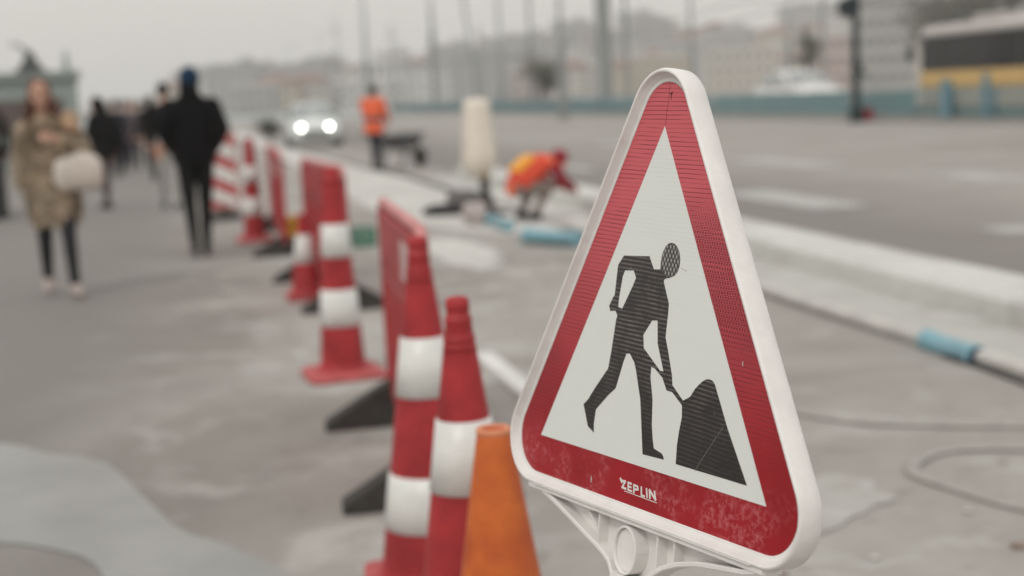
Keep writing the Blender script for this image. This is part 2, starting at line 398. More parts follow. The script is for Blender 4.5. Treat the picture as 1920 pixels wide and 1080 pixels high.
BODY=[(-63.6,109.4),(-11.6,111.3),(-0.9,96.9),(12.1,97.7),(12.0,103.8),(12.2,109.8),(14.4,117.0),(18.8,123.6),(24.2,127.6),(30.7,128.8),(36.7,127.6),(42.3,123.6),(46.2,118.2),(48.3,111.8),(48.1,103.8),(45.2,96.8),(39.4,92.0),(31.3,89.3),(22.1,87.7),(19.9,84.6),(27.1,71.0),(32.9,60.4),(33.0,50.9),(32.3,37.8),(31.3,22.2),(38.7,5.8),(48.7,-18.6),(51.0,-29.4),(72.5,-43.6),(84.9,-37.9),(93.3,-27.6),(99.1,-22.6),(105.0,-18.3),(108.9,-16.0),(113.0,-14.7),(117.6,-14.4),(121.4,-14.9),(124.7,-16.4),(127.0,-18.7),(138.5,-36.8),(153.6,-61.0),(192.6,-114.8),(68.0,-114.9),(67.7,-94.4),(69.9,-76.9),(73.0,-61.9),(71.6,-49.0),(51.6,-37.0),(40.6,-36.5),(31.3,-23.6),(14.7,-14.7),(7.8,-14.1),(7.7,-26.0),(14.9,-50.0),(17.0,-78.6),(21.0,-95.6),(24.5,-105.1),(40.0,-107.9),(43.3,-110.6),(44.9,-114.1),(3.4,-115.3),(-6.7,-64.4),(-9.1,-53.3),(-22.3,-20.6),(-26.4,-13.1),(-36.8,-3.8),(-43.9,-4.7),(-48.9,-14.5),(-56.7,-35.4),(-61.4,-47.8),(-76.1,-58.0),(-100.7,-78.8),(-103.1,-97.0),(-101.7,-107.2),(-115.7,-101.6),(-128.9,-76.4),(-119.8,-69.5),(-106.2,-53.8),(-80.2,-26.5),(-75.7,-3.5),(-70.7,32.4),(-68.6,37.9),(-73.5,43.3),(-84.2,42.0),(-87.7,47.9),(-80.0,59.2),(-77.4,61.5),(-76.4,75.4),(-74.5,97.7),(-68.6,103.9)]
H1=[(-59.5,92.1),(-41.1,93.2),(-35.4,85.0),(-40.6,75.3),(-59.4,46.9),(-68.5,48.2),(-67.7,60.1),(-63.3,84.7)]
H2=[(3.1,38.6),(13.7,39.6),(17.4,13.5),(32.3,-16.2),(25.6,-16.4),(-9.6,5.5),(-12.5,20.6)]
pic=sheet_poly('digging_man_pictogram',mm(BODY),.00042,.0007,M_sblack,[mm(H1),mm(H2)])
# maker's lettering, cut from white film
lg=MB()
def stroke(pts,wd=2.5,z0=.00003,z1=.00042):
    for (x0,y0),(x1,y1) in zip(pts,pts[1:]):
        d=Vector((x1-x0,y1-y0)).normalized(); nn=Vector((-d.y,d.x))*wd/2; e_=d*wd*.30
        a=Vector((x0,y0))-e_; c=Vector((x1,y1))+e_
        lg.prism(mm([tuple(a-nn),tuple(c-nn),tuple(c+nn),tuple(a+nn)]),z0,z1+random.random()*.00003)
stroke([(-38.2,-151.2),(-34.6,-155.0)],2.6); stroke([(-34.8,-153.2),(-27.6,-152.8),(-33.4,-160.6),(-25.6,-161.0)],2.7)
stroke([(-15,-153.2),(-21.6,-152.8),(-20.8,-161.3),(-13.2,-161.5)],2.3); stroke([(-20.8,-157.0),(-15,-157.3)],2.1)
stroke([(-8.6,-162.3),(-10.0,-153.4),(-2.4,-153.9),(-1.0,-157.0),(-8.2,-158.2)],2.4)
stroke([(5.2,-152.8),(6.6,-162.3),(12.6,-162.2)],2.4)
stroke([(15.6,-152.8),(18.0,-162.2)],2.5)
stroke([(23.6,-162.2),(21.6,-153.0),(34.6,-161.8),(31.4,-152.8)],2.7)
stroke([(-28.2,-164.0),(37.4,-164.6)],.8)
on_sign(lg.build('white_lettering',mat('white_film',(.72,.70,.67),.4),sign))
# chips, nail hole, scratch
M_chip=mat('chip_grey',(.55,.53,.5),.6)
for x,y,wd,h,a in [(-100,-164,2.2,9,.05),(171,9,1.4,6,.1),(54,100.5,9,1.6,-.35),(60,99.2,3,3.4,.2)]:
    c,s_=math.cos(a),math.sin(a); ch=MB()
    ch.prism(mm([(x+c*dx-s_*dy,y+s_*dx+c*dy) for dx,dy in [(-wd/2,-h*.1),(-wd*.2,-h/2),(wd*.3,-h*.35),(wd/2,h*.1),(wd*.15,h/2),(-wd*.3,h*.3)]]),.00045,.0006)
    on_sign(ch.build('paint_chip',M_chip,sign))
sc=MB()
for pts in ([(104,-116),(112,-104),(122,-92),(133,-78),(147,-61)],):
    for (x0,y0),(x1,y1) in zip(pts,pts[1:]):
        d=Vector((x1-x0,y1-y0)).normalized(); nn=Vector((-d.y,d.x))*.35
        sc.prism(mm([(x0-nn.x,y0-nn.y),(x1-nn.x,y1-nn.y),(x1+nn.x,y1+nn.y),(x0+nn.x,y0+nn.y)]),.00072,.00078)
on_sign(sc.build('scratch',mat('scratch_grey',(.16,.15,.145),.6),sign))
cr_=MB()   # split in the red sheeting running up from the white tip
pts=[(0.2,261),(1.5,268),(1.0,276),(2.8,285),(3.6,293),(3.8,300),(4.2,311)]
for (x0,y0),(x1,y1) in zip(pts,pts[1:]): cr_.prism(mm([(x0-.35,y0),(x0+.35,y0),(x1+.25,y1),(x1-.25,y1)]),.00003,.00012)
cr_.prism(mm([(5,297.5),(11,299),(9,294.5),(8.2,288),(7,295)]),.00003,.00013)
on_sign(cr_.build('split_in_sheeting',mat('split_dark',(.10,.006,.01),.6),sign))
# frame
fr=MB()
prof=[(184,51,-.0175),(190.5,57,-.0185),(192,58.5,-.0165),(192.4,59,-.004),(192,58.5,.0068),(190.8,57.5,.0098),(188.9,55.5,.0108),(187.2,54,.0098),(186.4,53,.0078),(184.6,51,.0052),(183.9,50.5,.0046),(182.6,49.5,.0012),(180.2,47.5,.0007),(178.2,46,.0007),(178.2,46,-.0036),(181,48,-.0045)]
fr.loft([rtri(a,r,z,18) for a,r,z in prof],0,True,False,closed=True)
fo=on_sign(fr.build('frame',M_wplastic,sign))
# seam line and flange along the bottom rim
fl=MB()
fl.box((0,-.1905,.0112),(.44,.0012,.0012)); fl.box((0,-.1945,.002),(.47,.006,.012)); 
on_sign(fl.build('rim_flange',M_wplastic,sign,bevel=.0008))
bpb=MB()
bpb.prism(rtri and [(p.x,p.y) for p in rtri(183,50,0)],-.0170,-.0150)
on_sign(bpb.build('back_panel',M_wplastic,sign))
# bracket: recessed web, raised ribs, ring and socket
lf=[(-235,-193),(-205,-197),(-178,-204),(-140,-216),(-100,-229),(-62,-241),(-44,-250),(-36,-262)]
rg=[(34,-262),(42,-246),(62,-233),(90,-222),(125,-213),(160,-208),(200,-203),(235,-194)]
web=MB(); web.prism(mm(lf+rg),-.0165,-.0105)
on_sign(web.build('bracket_web',M_wplastic,sign))
rb=MB()
def rib(pts,wd,z0,z1):
    pts=[Vector((x,y)) for x,y in pts]; nn=[]
    for i in range(len(pts)):
        d=(pts[min(i+1,len(pts)-1)]-pts[max(i-1,0)]).normalized(); nn.append(Vector((-d.y,d.x))*wd/2)
    rings=[[Vector(((p+q*s_).x/1000,(p+q*s_).y/1000,z)) for s_,z in ((-1,z0),(1,z0),(1,z1-.001),(.6,z1),(-.6,z1),(-1,z1-.001))] for p,q in zip(pts,nn)]
    rb.loft(rings,0,False,True)
rib(lf,6,-.017,.0062); rib(rg,6,-.0172,.0066); rib([(-36,-262),(-20,-268),(0,-270),(20,-268),(34,-262)],6,-.0174,.0070)
for x,y0,y1 in ((-72,-199,-238),(48,-199,-240),(80,-199,-224)): rib([(x,y0),(x,y1)],2.6,-.0168,.004)
rib([(-100,-203),(-88,-212),(-72,-226)],2.0,-.0167,.001)
ring=[(22*math.cos(2*PI*i/40)-9,27*math.sin(2*PI*i/40)-229) for i in range(41)]
rib(ring,3.2,-.0169,.0085)
on_sign(rb.build('bracket_ribs',M_wplastic,sign))
pb=MB(); pb.prism(mm([(19.8*math.cos(2*PI*i/40)-9,24.8*math.sin(2*PI*i/40)-229) for i in range(40)]),-.0155,.0045)
on_sign(pb.build('round_plug',M_wplastic,sign))
so=MB(); so.tube([(0,-.258,-.006),(0,-.262,-.006),(0,-.33,-.006),(0,-.335,-.006)],[.030,.032,.030,.026],28)
on_sign(so.build('socket',M_wplastic,sign))
po=MB(); po.tube([(0,-.33,-.006),(0,-Ls+.03,-.006)],[.0215,.0215],28); po.box((.0,-.5,.016),(.004,.3,.004))
on_sign(po.build('post',M_wplastic,sign))
bs=MB(); bs.loft([[Vector((a*math.cos(R(45)+PI/2*i+j),a*math.sin(R(45)+PI/2*i+j),z)) for i in range(4) for j in (-.12,.12)] for a,z in ((.30,0),(.30,.05),(.26,.075),(.09,.11),(.045,.16))],0,False)
bo=bs.build('rubber_base',M_rub,sign,bevel=.006)
bo.matrix_parent_inverse=Matrix.Identity(4)
bo.matrix_basis=mw.inverted()@Matrix.Translation((base.x,base.y,0.002))@Matrix.Rotation(R(-28),4,'Z')

# ------------------------------------------------------------------ traffic cones
def rsq(a,r,z,n=5):
    o=[]
    for k in range(4):
        c=R(45+90*k); cx=(a-r)*math.copysign(1,math.cos(c)); cy=(a-r)*math.copysign(1,math.sin(c))
        for i in range(n+1):
            t=c-R(45)+R(90)*i/n; o.append(Vector((cx+r*math.cos(t),cy+r*math.sin(t),z)))
    return o
def make_cone(name,H,r0,r1,bands,bsize,body,plate,rings=(),label='',group=None):
    t=empty(name,label=label,cat='traffic cone',group=group)
    zb=.045
    rad=lambda z:r0+(r1-r0)*(z-zb)/(H-zb)
    b=MB(); pr=[(r0+.030,zb-.012),(r0+.012,zb+.004),(r0,zb+.02)]
    z=zb+.04
    while z<H-.03: pr.append((rad(z),z)); z+=.03
    for rz,dr in rings: pr+= [(rad(rz-.008),rz-.008),(rad(rz)+dr,rz-.006),(rad(rz)+dr,rz+.006),(rad(rz+.008),rz+.008)]
    pr=sorted(pr,key=lambda q:q[1])
    pr+=[(rad(H-.006),H-.006),(rad(H)-.002,H),(rad(H)-.007,H-.001),(rad(H)-.010,H-.02),(rad(H)-.014,H-.14)]
    b.lathe(pr,40); b.build('cone_body',body,t)
    q=MB(); q.loft([rsq(bsize/2-.004,.05,0),rsq(bsize/2,.05,.006),rsq(bsize/2,.05,.022),rsq(bsize/2-.02,.045,.036),rsq(r0+.045,.04,.040)],0,True)
    q.build('base_plate',plate,t)
    for z0,z1 in bands:
        s_=MB(); s_.lathe([(rad(z0),z0-.001),(rad(z0)+.0035,z0),(rad((z0+z1)/2)+.0035,(z0+z1)/2),(rad(z1)+.0035,z1),(rad(z1),z1+.001)],40,caps=False); s_.build('reflective_band',M_band,t)
    return t
def gpos(px,py): p=at(px,py); return (p.x,p.y,.001)
GC='red and white traffic cones along the road works'
tall=make_cone('traffic_cone',1.08,.118,.045,[(.27,.455),(.625,.79)],.40,M_red,M_redp,rings=[(1.02,.004)],label='tall red cone with two white bands, standing whole beyond the nearest red barrier',group=GC)
place(tall,gpos(645,704),SANG+.1)
c=copy_tree(tall); place(c,gpos(479,451),SANG,'far red cone with two white bands beside the diagonally striped board')
small=make_cone('traffic_cone',.62,.115,.030,[(.27,.47)],.30,M_red,M_redp,label='short red cone with one white band, beside the second red barrier',group=GC)
place(small,gpos(577,560),SANG)
fat=make_cone('traffic_cone',.95,.150,.024,[(.20,.345),(.555,.71)],.37,M_red,M_redp,rings=[(.925,.002),(.885,.0015),(.86,.001)],label='red cone with pointed knob top and wide white bands, right behind the orange cone',group=GC)
def by_top(px,py,H):  # stand it so that its tip is where the tip is seen
    p=at(px,py,H); return (p.x,p.y,.001)
place(fat,by_top(857,562,.97),SANG+.05)
kn=MB(); kn.lathe([(.0235,.94),(.0265,.952),(.0260,.966),(.021,.975),(.011,.976),(.009,.962)],24); kn.build('knob',M_red,fat)
c=copy_tree(fat); place(c,by_top(783,462,.9975),SANG-.1,'red cone with wide white bands, at the end of the nearest red barrier',1.05)
sm_=MB()
org=make_cone('traffic_cone',.75,.145,.0325,[],.38,M_orange,M_orange,label='plain orange cone without bands, nearest cone beside the triangular sign')
place(org,by_top(925,806,.75),.3)
kn=MB(); kn.lathe([(.0315,.738),(.0345,.743),(.035,.750),(.033,.754),(.0265,.754),(.025,.745)],36,caps=False); kn.build('rim',mat('worn_orange_rim',(.72,.27,.13),.5,noise_amt=.2,scale=30),org)

# ------------------------------------------------------------------ red plastic barriers
M_pinkb=mat('pinkish_reflector',(.62,.46,.45),.5,.4,noise_amt=.25,scale=9)
M_rail=mat('pink_faded_rail',(.62,.27,.26),.6,.3,noise_amt=.25,scale=8)
def make_barrier(L,label):
    t=empty('plastic_barrier',label=label,cat='barrier',group='red plastic barriers along the road works')
    # local x along the barrier
    f=MB()
    f.box((0,0,.165),(L,.045,.05)); f.box((0,0,.70),(L,.045,.05))
    for s_ in (-1,1): f.box((s_*(L/2-.03),0,.57),(.06,.05,.82))
    n=max(int(L/.11),6)
    f.box((0,0,.43),(L-.1,.014,.5))
    for i in range(1,n): f.box((-L/2+L*i/n,0,.43),(.045,.034,.5))
    f.build('panel',M_bred,t,bevel=.006)
    h=MB(); h.tube([(-L/2,0,.945),(-L/2,0,.99),(-L/2+.05,0,1.02),(L/2-.05,0,1.02),(L/2,0,.99),(L/2,0,.945)],.022,10)
    h.build('top_rail',M_rail,t)
    bd=MB(); bd.box((0,0,.865),(L-.06,.055,.25)); bd.build('board',M_bred,t,bevel=.008)
    for s_ in (-1,1):
        k=2
        for i in range(k-1):
            r_=MB(); x0=-L/2+.12+(L-.24)*i/k; x1=x0+(L-.24)/k*.55
            r_.box(((x0+x1)/2+.03,s_*.029,.865),(x1-x0,.004,.15)); r_.build('reflective_stripe',M_pinkb,t)
    for s_ in (-1,1):
        q=MB(); pf=[(-.33,0),(.33,0),(.33,.035),(.10,.17),(.04,.20),(-.04,.20),(-.10,.17),(-.33,.035)]
        q.loft([[Vector((s_*(L/2-.14)+dx,y,z)) for y,z in pf] for dx in (-.06,.06)],0,False)
        q.build('foot',M_rub,t,bevel=.006)
    return t
def put_barrier(near,far,label):
    a=at(*near,.97); b_=at(*far,.97); L=(b_-a).length/.95; t=make_barrier(L,label); t.scale=(.95,.95,.95)
    mid=(a+b_)/2; d=b_-a; place(t,(mid.x,mid.y,0),math.atan2(d.y,d.x)); return t
put_barrier((790,432),(716,376),'nearest red plastic barrier, seen end on beside the banded cones')
put_barrier((641,316),(567,298),'second red plastic barrier, behind the tall whole cone')
put_barrier((524,287),(502,272),'farthest red plastic barrier, right of the far small cone')
# diagonally striped hazard board
hb=empty('hazard_board',label='upright board with diagonal red and white stripes, beside the man in black',cat='hazard board')
b=MB(); b.box((0,0,.62),(.36,.03,.98)); b.build('board',M_redp,hb,bevel=.01)
b=MB()
for i in range(-1,5):
    z=.10+i*.32
    pl=[(-.165,z+.17),(.165,z),(.165,z+.165),(-.165,z+.335)]
    pl=[(x,min(max(q,.15),1.09)) for x,q in pl]
    for y in (-.017,.017): b.add([(x,y,q) for x,q in pl],[(0,1,2,3)])
b.build('white_stripes',M_band,hb)
b=MB(); b.box((0,0,.05),(.40,.34,.09)); b.box((0,0,.11),(.12,.09,.08)); b.build('rubber_base',M_rub,hb,bevel=.015)
place(hb,gpos(424,412),.15)

# ------------------------------------------------------------------ people
def ring_cap(p0,p1,r0,r1,n=14):
    """tapered capsule as rings"""
    p0=Vector(p0); p1=Vector(p1); d=(p1-p0); L=d.length; t=d/L; u=t.orthogonal().normalized(); v=t.cross(u)
    rings=[]
    for i in range(5):
        a=-PI/2+PI/2*(i+.15)/5.0 if i==0 else -PI/2+PI/2*i/5.0
        rings.append((p0+t*r0*math.sin(a), r0*math.cos(a)))
    rings.append((p0,r0)); rings.append((p0+d*.5,(r0+r1)/2)); rings.append((p1,r1))
    for i in range(1,6):
        a=PI/2*i/5.0 if i<5 else PI/2*.97
        rings.append((p1+t*r1*math.sin(a), r1*math.cos(a)))
    return [[c+(u*math.cos(2*PI*j/n)+v*math.sin(2*PI*j/n))*r for j in range(n)] for c,r in rings]
def remesh(mb, voxel, smooth=4):
    me=bpy.data.meshes.new('tmp'); me.from_pydata([tuple(v) for v in mb.v],[],mb.f)
    bm=bmesh.new(); bm.from_mesh(me); bmesh.ops.recalc_face_normals(bm,faces=bm.faces); bm.to_mesh(me); bm.free()
    o=bpy.data.objects.new('tmp',me); COL.objects.link(o)
    q=o.modifiers.new('r','REMESH'); q.mode='VOXEL'; q.voxel_size=voxel; q.use_smooth_shade=True
    q=o.modifiers.new('s','SMOOTH'); q.factor=.5; q.iterations=smooth
    dg=bpy.context.evaluated_depsgraph_get(); ev=o.evaluated_get(dg)
    r=bpy.data.meshes.new_from_object(ev); bpy.data.objects.remove(o); bpy.data.meshes.remove(me)
    return r
M_skin=mat('skin',(.50,.29,.21),.55,.4,noise_amt=.12,scale=30)
M_hairb=mat('auburn_hair',(.19,.075,.042),.6,.4,col2=(.07,.028,.017),scale=40,bump=.5,bscale=60)
M_hairk=mat('black_hair',(.010,.009,.009),.6,.4,bump=.4,bscale=60,col2=(.006,.005,.005))
M_eye=mat('dark_eye',(.015,.012,.010),.3); M_lip=mat('lips',(.30,.08,.08),.5)
def hand_caps(b, wrist, d, palm, side, r=1.0, curl=.5):
    """palm and five fingers. d: pointing direction, palm: direction the palm faces, side: towards thumb"""
    w_=Vector(wrist); d=Vector(d).normalized(); p=Vector(palm); p=(p-d*p.dot(d)).normalized(); s_=d.cross(p).normalized()
    if s_.dot(Vector(side))<0: s_=-s_
    caps=[]
    for k in (-.028,-.009,.010,.028): caps.append((w_+d*.012+s_*k*.6,w_+d*.088+s_*k,.016,.0125))
    for k,L in ((-.030,.060),(-.010,.076),(.011,.080),(.031,.072)):
        a=w_+d*.085+s_*k; c1=curl*.55; c2=curl*1.25
        m1=a+(d*math.cos(c1)+p*math.sin(c1))*L*.5; m2=m1+(d*math.cos(c2)+p*math.sin(c2))*L*.5
        caps+= [(a,m1,.0095,.0088),(m1,m2,.0088,.0072)]
    a=w_+d*.025+s_*.026; m1=a+(d*.62+s_*.70+p*.25).normalized()*.045; m2=m1+(d*.9+s_*.2+p*.35).normalized()*.032
    caps+= [(a,m1,.013,.0105),(m1,m2,.0105,.008)]
    for c in caps: b.loft(ring_cap(*c,n=10))
def person(label, loc, face, H, J, cols, look=0, hands=(True,True), voxel=.011, hair=True, cat='person', build_=1.0, hairmat=None, group=None, lean=0):
    """J overrides joints (metres for a 1.75 m figure; +y forward, +x to the figure's right)"""
    t=empty('person',loc,face,label,cat,group); t.scale=(H/1.75,)*3
    D=dict(hip=(0,0,.95),waist=(0,0,1.08),chest=(0,0,1.28),neck=(0,-.005,1.49),head=(0,.015,1.645),
           shr=(.185,0,1.43),shl=(-.185,0,1.43),elr=(.225,-.03,1.14),ell=(-.225,-.03,1.14),wrr=(.235,.04,.90),wrl=(-.235,.04,.90),
           hpr=(.09,0,.93),hpl=(-.09,0,.93),knr=(.095,.02,.50),knl=(-.095,.02,.50),anr=(.10,-.02,.09),anl=(-.10,-.02,.09))
    D.update(J); D={k:Vector(v) for k,v in D.items()}
    b=MB(); B=build_
    def cap(a,c,r0,r1): b.loft(ring_cap(D[a] if isinstance(a,str) else a,D[c] if isinstance(c,str) else c,r0,r1))
    # trunk: stacked ellipse rings following hip, waist, chest, neck
    pts=[(D['hip']+Vector((0,0,-.08)),.13,.10),(D['hip'],.165,.115),(D['waist'],.145,.10),(D['waist'].lerp(D['chest'],.55),.16,.11),(D['chest'],.18,.118),(D['chest'].lerp(D['neck'],.55),.175,.105),(D['chest'].lerp(D['neck'],.82),.12,.08),(D['neck'],.06,.06)]
    rings=[]
    for i,(c,rx,ry) in enumerate(pts):
        tt=(pts[min(i+1,len(pts)-1)][0]-pts[max(i-1,0)][0]).normalized(); u=Vector((1,0,0)); u=(u-tt*u.dot(tt)).normalized(); v=tt.cross(u)
        rings.append([c+u*math.cos(2*PI*j/20)*rx*B+v*math.sin(2*PI*j/20)*ry*B for j in range(20)])
    b.loft(rings)
    hd=D['head']; nk=D['neck']
    cap(nk-Vector((0,0,.03)),hd-Vector((0,.01,.05)),.056,.052)
    s0=len(b.v)
    b.sphere((0,0,.025),(.077,.096,.100),20); b.sphere((0,.028,-.055),(.055,.062,.062),16); b.loft(ring_cap((0,.088,.005),(0,.106,-.028),.010,.015,8)); b.loft(ring_cap((0,.088,-.068),(0,.084,-.072),.018,.018,8))
    b.sphere((0,.070,-.095),(.026,.022,.020),10)
    for s_ in (-1,1): b.sphere((s_*.079,-.002,-.008),(.012,.021,.032),8); b.sphere((s_*.034,.078,.028),(.020,.012,.010),8); b.sphere((s_*.042,.060,-.035),(.024,.022,.026),8)
    up=(hd-nk).normalized(); q=Vector((0,0,1)).rotation_difference(up.lerp(Vector((0,0,1)),.5)).to_matrix()@Matrix.Rotation(look,3,'Z')
    for i in range(s0,len(b.v)): b.v[i]=q@b.v[i]+hd
    for s_ in 'rl':
        cap('sh'+s_,'el'+s_,.058*B,.047*B); cap('el'+s_,'wr'+s_,.045*B,.034*B)
        cap(D['sh'+s_].lerp(D['chest'],.45),'sh'+s_,.075*B,.062*B)
        cap('hp'+s_,'kn'+s_,.092*B,.062*B); cap('kn'+s_,'an'+s_,.060*B,.042*B); cap(D['kn'+s_].lerp(D['an'+s_],.3)+Vector((0,-.012,0)),D['kn'+s_].lerp(D['an'+s_],.4)+Vector((0,-.012,0)),.057*B,.055*B)
    for k,s_ in enumerate('rl'):
        if hands[k]:
            d=(D['wr'+s_]-D['el'+s_]); sx_=1 if s_=='r' else -1
            pal=Vector((-sx_,0.1,0)) if abs(d.normalized().z)>.5 else Vector((0,-.6,-.3))
            hand_caps(b,D['wr'+s_],d,pal,(0,1,0) if abs(d.normalized().z)>.5 else (0,.2,1),curl=.7)
    me=remesh(b,voxel)
    mats=[cols['top'],cols['leg'],M_skin]
    for M in mats: me.materials.append(M)
    waist=D['hip'].z+.03
    for p in me.polygons:
        c=p.center; mi=0
        if (c-hd).length<.14 and c.z>nk.z-.005 or (c-nk).length<.065 and c.z>nk.z+.0: mi=2
        else:
            legd=min(min(_segd(c,D['hp'+s_],D['kn'+s_]),_segd(c,D['kn'+s_],D['an'+s_])) for s_ in 'rl')
            armd=min(min(_segd(c,D['sh'+s_],D['el'+s_]),_segd(c,D['el'+s_],D['wr'+s_])) for s_ in 'rl')
            td=min(_segd(c,D['hip'],D['chest']),_segd(c,D['chest'],D['neck']))
            for k,s_ in enumerate('rl'):
                if hands[k]:
                    dd=(D['wr'+s_]-D['el'+s_]).normalized()
                    if (c-D['wr'+s_]).dot(dd)>.0 and (c-D['wr'+s_]).length<.24: mi=2
            if mi!=2 and legd<armd and (legd<td-.02): mi=1
        p.material_index=mi; p.use_smooth=True
    me.name='body'; o=bpy.data.objects.new('body',me); COL.objects.link(o); o.parent=t
    hq=Matrix.Translation(hd)@q.to_4x4()
    for s_ in (-1,1):
        f=MB(); f.sphere((s_*.034,.088,.026),(.013,.007,.006),8); f.xf(hq); f.build('eye',M_eye,o)
    f=MB(); f.sphere((0,.098,-.069),(.022,.006,.007),10); f.xf(hq); f.build('mouth',M_lip,o)
    if hair:
        f=MB(); f.sphere((0,-.022,.040),(.088,.098,.102),20); f.xf(hq); f.build('hair',hairmat or M_hairk,t)
    for s_ in 'rl':   # shoes
        a=D['an'+s_]; toe=J.get('toe'+s_,(a.x+(.015 if s_=='r' else -.015),a.y+.17,a.z-.05)); toe=Vector(toe)
        f=MB(); fd=(toe-a); fd.z=0
        if fd.length<.02: fd=Vector((0,1,0))
        fd.normalize(); hl=a-fd*.055+Vector((0,0,-.055)); 
        f.loft(ring_cap(hl+Vector((0,0,.008)),(hl+toe)/2+Vector((0,0,.012)),.036,.042)); f.loft(ring_cap((hl+toe)/2+Vector((0,0,.010)),toe,.042,.032)); f.loft(ring_cap(a+Vector((0,0,-.01)),hl+fd*.03+Vector((0,0,.02)),.047,.044))
        zl=min(v.z for v in f.v)
        sm2=remesh(f,.012,3); sm2.materials.append(cols['shoe']); 
        for p in sm2.polygons: p.use_smooth=True
        so_=bpy.data.objects.new('shoe',sm2); sm2.name='shoe'; COL.objects.link(so_); so_.parent=t
    return t,D
def _segd(c,a,b):
    d=b-a; u=max(0,min(1,(c-a).dot(d)/d.dot(d))); return (c-a-d*u).length
def tuft_shell(b, rings_pts, n, ln, wd, mi=0, down=.7):
    """short fur locks hanging from a lofted surface (list of rings)"""
    k=len(rings_pts); m_=len(rings_pts[0])
    for _ in range(n):
        i=random.random()*(k-1.001); j=random.random()*m_; ii=int(i); jj=int(j); fi=i-ii; fj=j-jj
        p=rings_pts[ii][jj%m_].lerp(rings_pts[ii][(jj+1)%m_],fj).lerp(rings_pts[ii+1][jj%m_].lerp(rings_pts[ii+1][(jj+1)%m_],fj),fi)
        c=sum(rings_pts[ii],Vector())/m_
        nn=(p-c); nn.z=0; nn.normalize(); tan=Vector((-nn.y,nn.x,0))
        d=(nn*.5+Vector((0,0,-down))+tan*random.uniform(-.5,.5)).normalized()*ln*random.uniform(.6,1.3)
        w_=tan*wd*random.uniform(.6,1.2)
        b.add([p-w_,p+w_,p+d*.6+w_*.5+nn*.006,p+d,p+d*.6-w_*.5+nn*.006],[(0,1,2,3,4)],mi)

M_legg=mat('charcoal_leggings',(.022,.024,.028),.8,.2)
M_fur=mat('tan_fur',(.62,.49,.36),.9,.1,col2=(.19,.14,.085),scale=5.0)
M_furd=mat('olive_fur',(.34,.26,.17),.9,.1,col2=(.05,.038,.02),scale=5)
M_furl=mat('pale_fur',(.70,.62,.50),.9,.1,noise_amt=.3,scale=18)
M_pshoe=mat('pale_shoes',(.50,.42,.38),.6,noise_amt=.4,scale=25)
M_dshoe=mat('dark_shoes',(.02,.02,.02),.6)
# the woman walking towards the camera
wp=at(119,553)
FACE=math.atan2(-wp.y,-wp.x)-PI/2
wo,WD=person('woman in a shaggy tan fur coat and dark leggings, walking this way at the left',(wp.x,wp.y,0),FACE,1.68,
  dict(head=(.045,.03,1.635),neck=(.04,0,1.48),chest=(.03,0,1.27),waist=(.02,0,1.08),hip=(.01,0,.95),
       shr=(.175,0,1.39),shl=(-.14,0,1.40),elr=(.225,-.03,1.12),wrr=(.20,.03,.90),ell=(-.25,.03,1.17),wrl=(-.05,.22,1.27),
       hpr=(.09,0,.92),hpl=(-.08,0,.92),knr=(.10,.03,.50),anr=(.105,-.17,.14),toer=(.11,.0,.05),knl=(-.085,.17,.52),anl=(-.10,.24,.10),toel=(-.13,.41,.05)),
  dict(top=M_fur,leg=M_legg,shoe=M_pshoe),look=0,hairmat=M_hairb,voxel=.009)
# long hair
f=MB(); hd=WD['head']
for i in range(420):
    a=random.uniform(-1.85,1.85); r0=.078+random.random()*.012
    x0=math.sin(a)*r0; y0=-math.cos(a)*r0*1.1-.01
    z0=random.uniform(.02,.12); L_=random.uniform(.18,.30)
    p0=hd+Vector((x0*(1-z0*2.2),y0*(1-z0*2.2)+.0,z0)); p1=hd+Vector((x0*1.12,y0*1.05,-.02)); p2=hd+Vector((x0*1.18+random.uniform(-.02,.02),y0*.95+random.uniform(-.02,.02)+.01,-.10)); p3=hd+Vector((x0*1.35+random.uniform(-.03,.03),y0*.9+.03+random.uniform(-.02,.03),-.02-L_))
    f.tube([p0,p1,p2,p3],[.004,.008,.008,.002],5)
f.build('hair_lengths',M_hairb,wo)
# fur coat
prof=[(.015,0,1.46,.085,.085),(.02,0,1.41,.175,.11),(.02,0,1.32,.205,.14),(.02,.0,1.15,.205,.155),(.015,.0,1.0,.21,.165),(.01,.01,.85,.21,.17),(.0,.02,.72,.20,.17),(-.0,.02,.60,.165,.155)]
CR=[[Vector((cx+rx*math.cos(2*PI*j/26)*(1+.05*math.sin(j*3.1+i)),cy+ry*math.sin(2*PI*j/26)*(1+.06*math.sin(j*2.3+i*1.7)),z)) for j in range(26)] for i,(cx,cy,z,rx,ry) in enumerate(prof)]
cf=MB(); cf.loft(CR,0,True,False)
tuft_shell(cf,CR,3200,.055,.008,0); tuft_shell(cf,CR,2200,.06,.009,1); tuft_shell(cf,CR,1300,.055,.007,2)
for a,c,e_,rr in (('shr','elr','wrr',(.08,.075,.065)),('shl','ell','wrl',(.08,.08,.065))):
    P=[WD[a],WD[a].lerp(WD[c],.5),WD[c],WD[c].lerp(WD[e_],.5),WD[c].lerp(WD[e_],.93)]
    b_=MB(); b_.tube(P,[rr[0],rr[0],rr[1],rr[1],rr[2]],14); o_=len(cf.v); cf.add(b_.v,b_.f,0,True)
    RR=[b_.v[i*14:(i+1)*14] for i in range(5)]
    tuft_shell(cf,RR,900,.05,.007,0); tuft_shell(cf,RR,500,.05,.008,1); tuft_shell(cf,RR,400,.045,.006,2)
cf.build('fur_coat',[M_fur,M_furd,M_furl],wo)
cf=MB()
CC=[[Vector((.02+r*math.cos(2*PI*j/20),.01+r*.9*math.sin(2*PI*j/20),z)) for j in range(20)] for r,z in ((.085,1.475),(.13,1.445),(.165,1.39),(.15,1.34))]
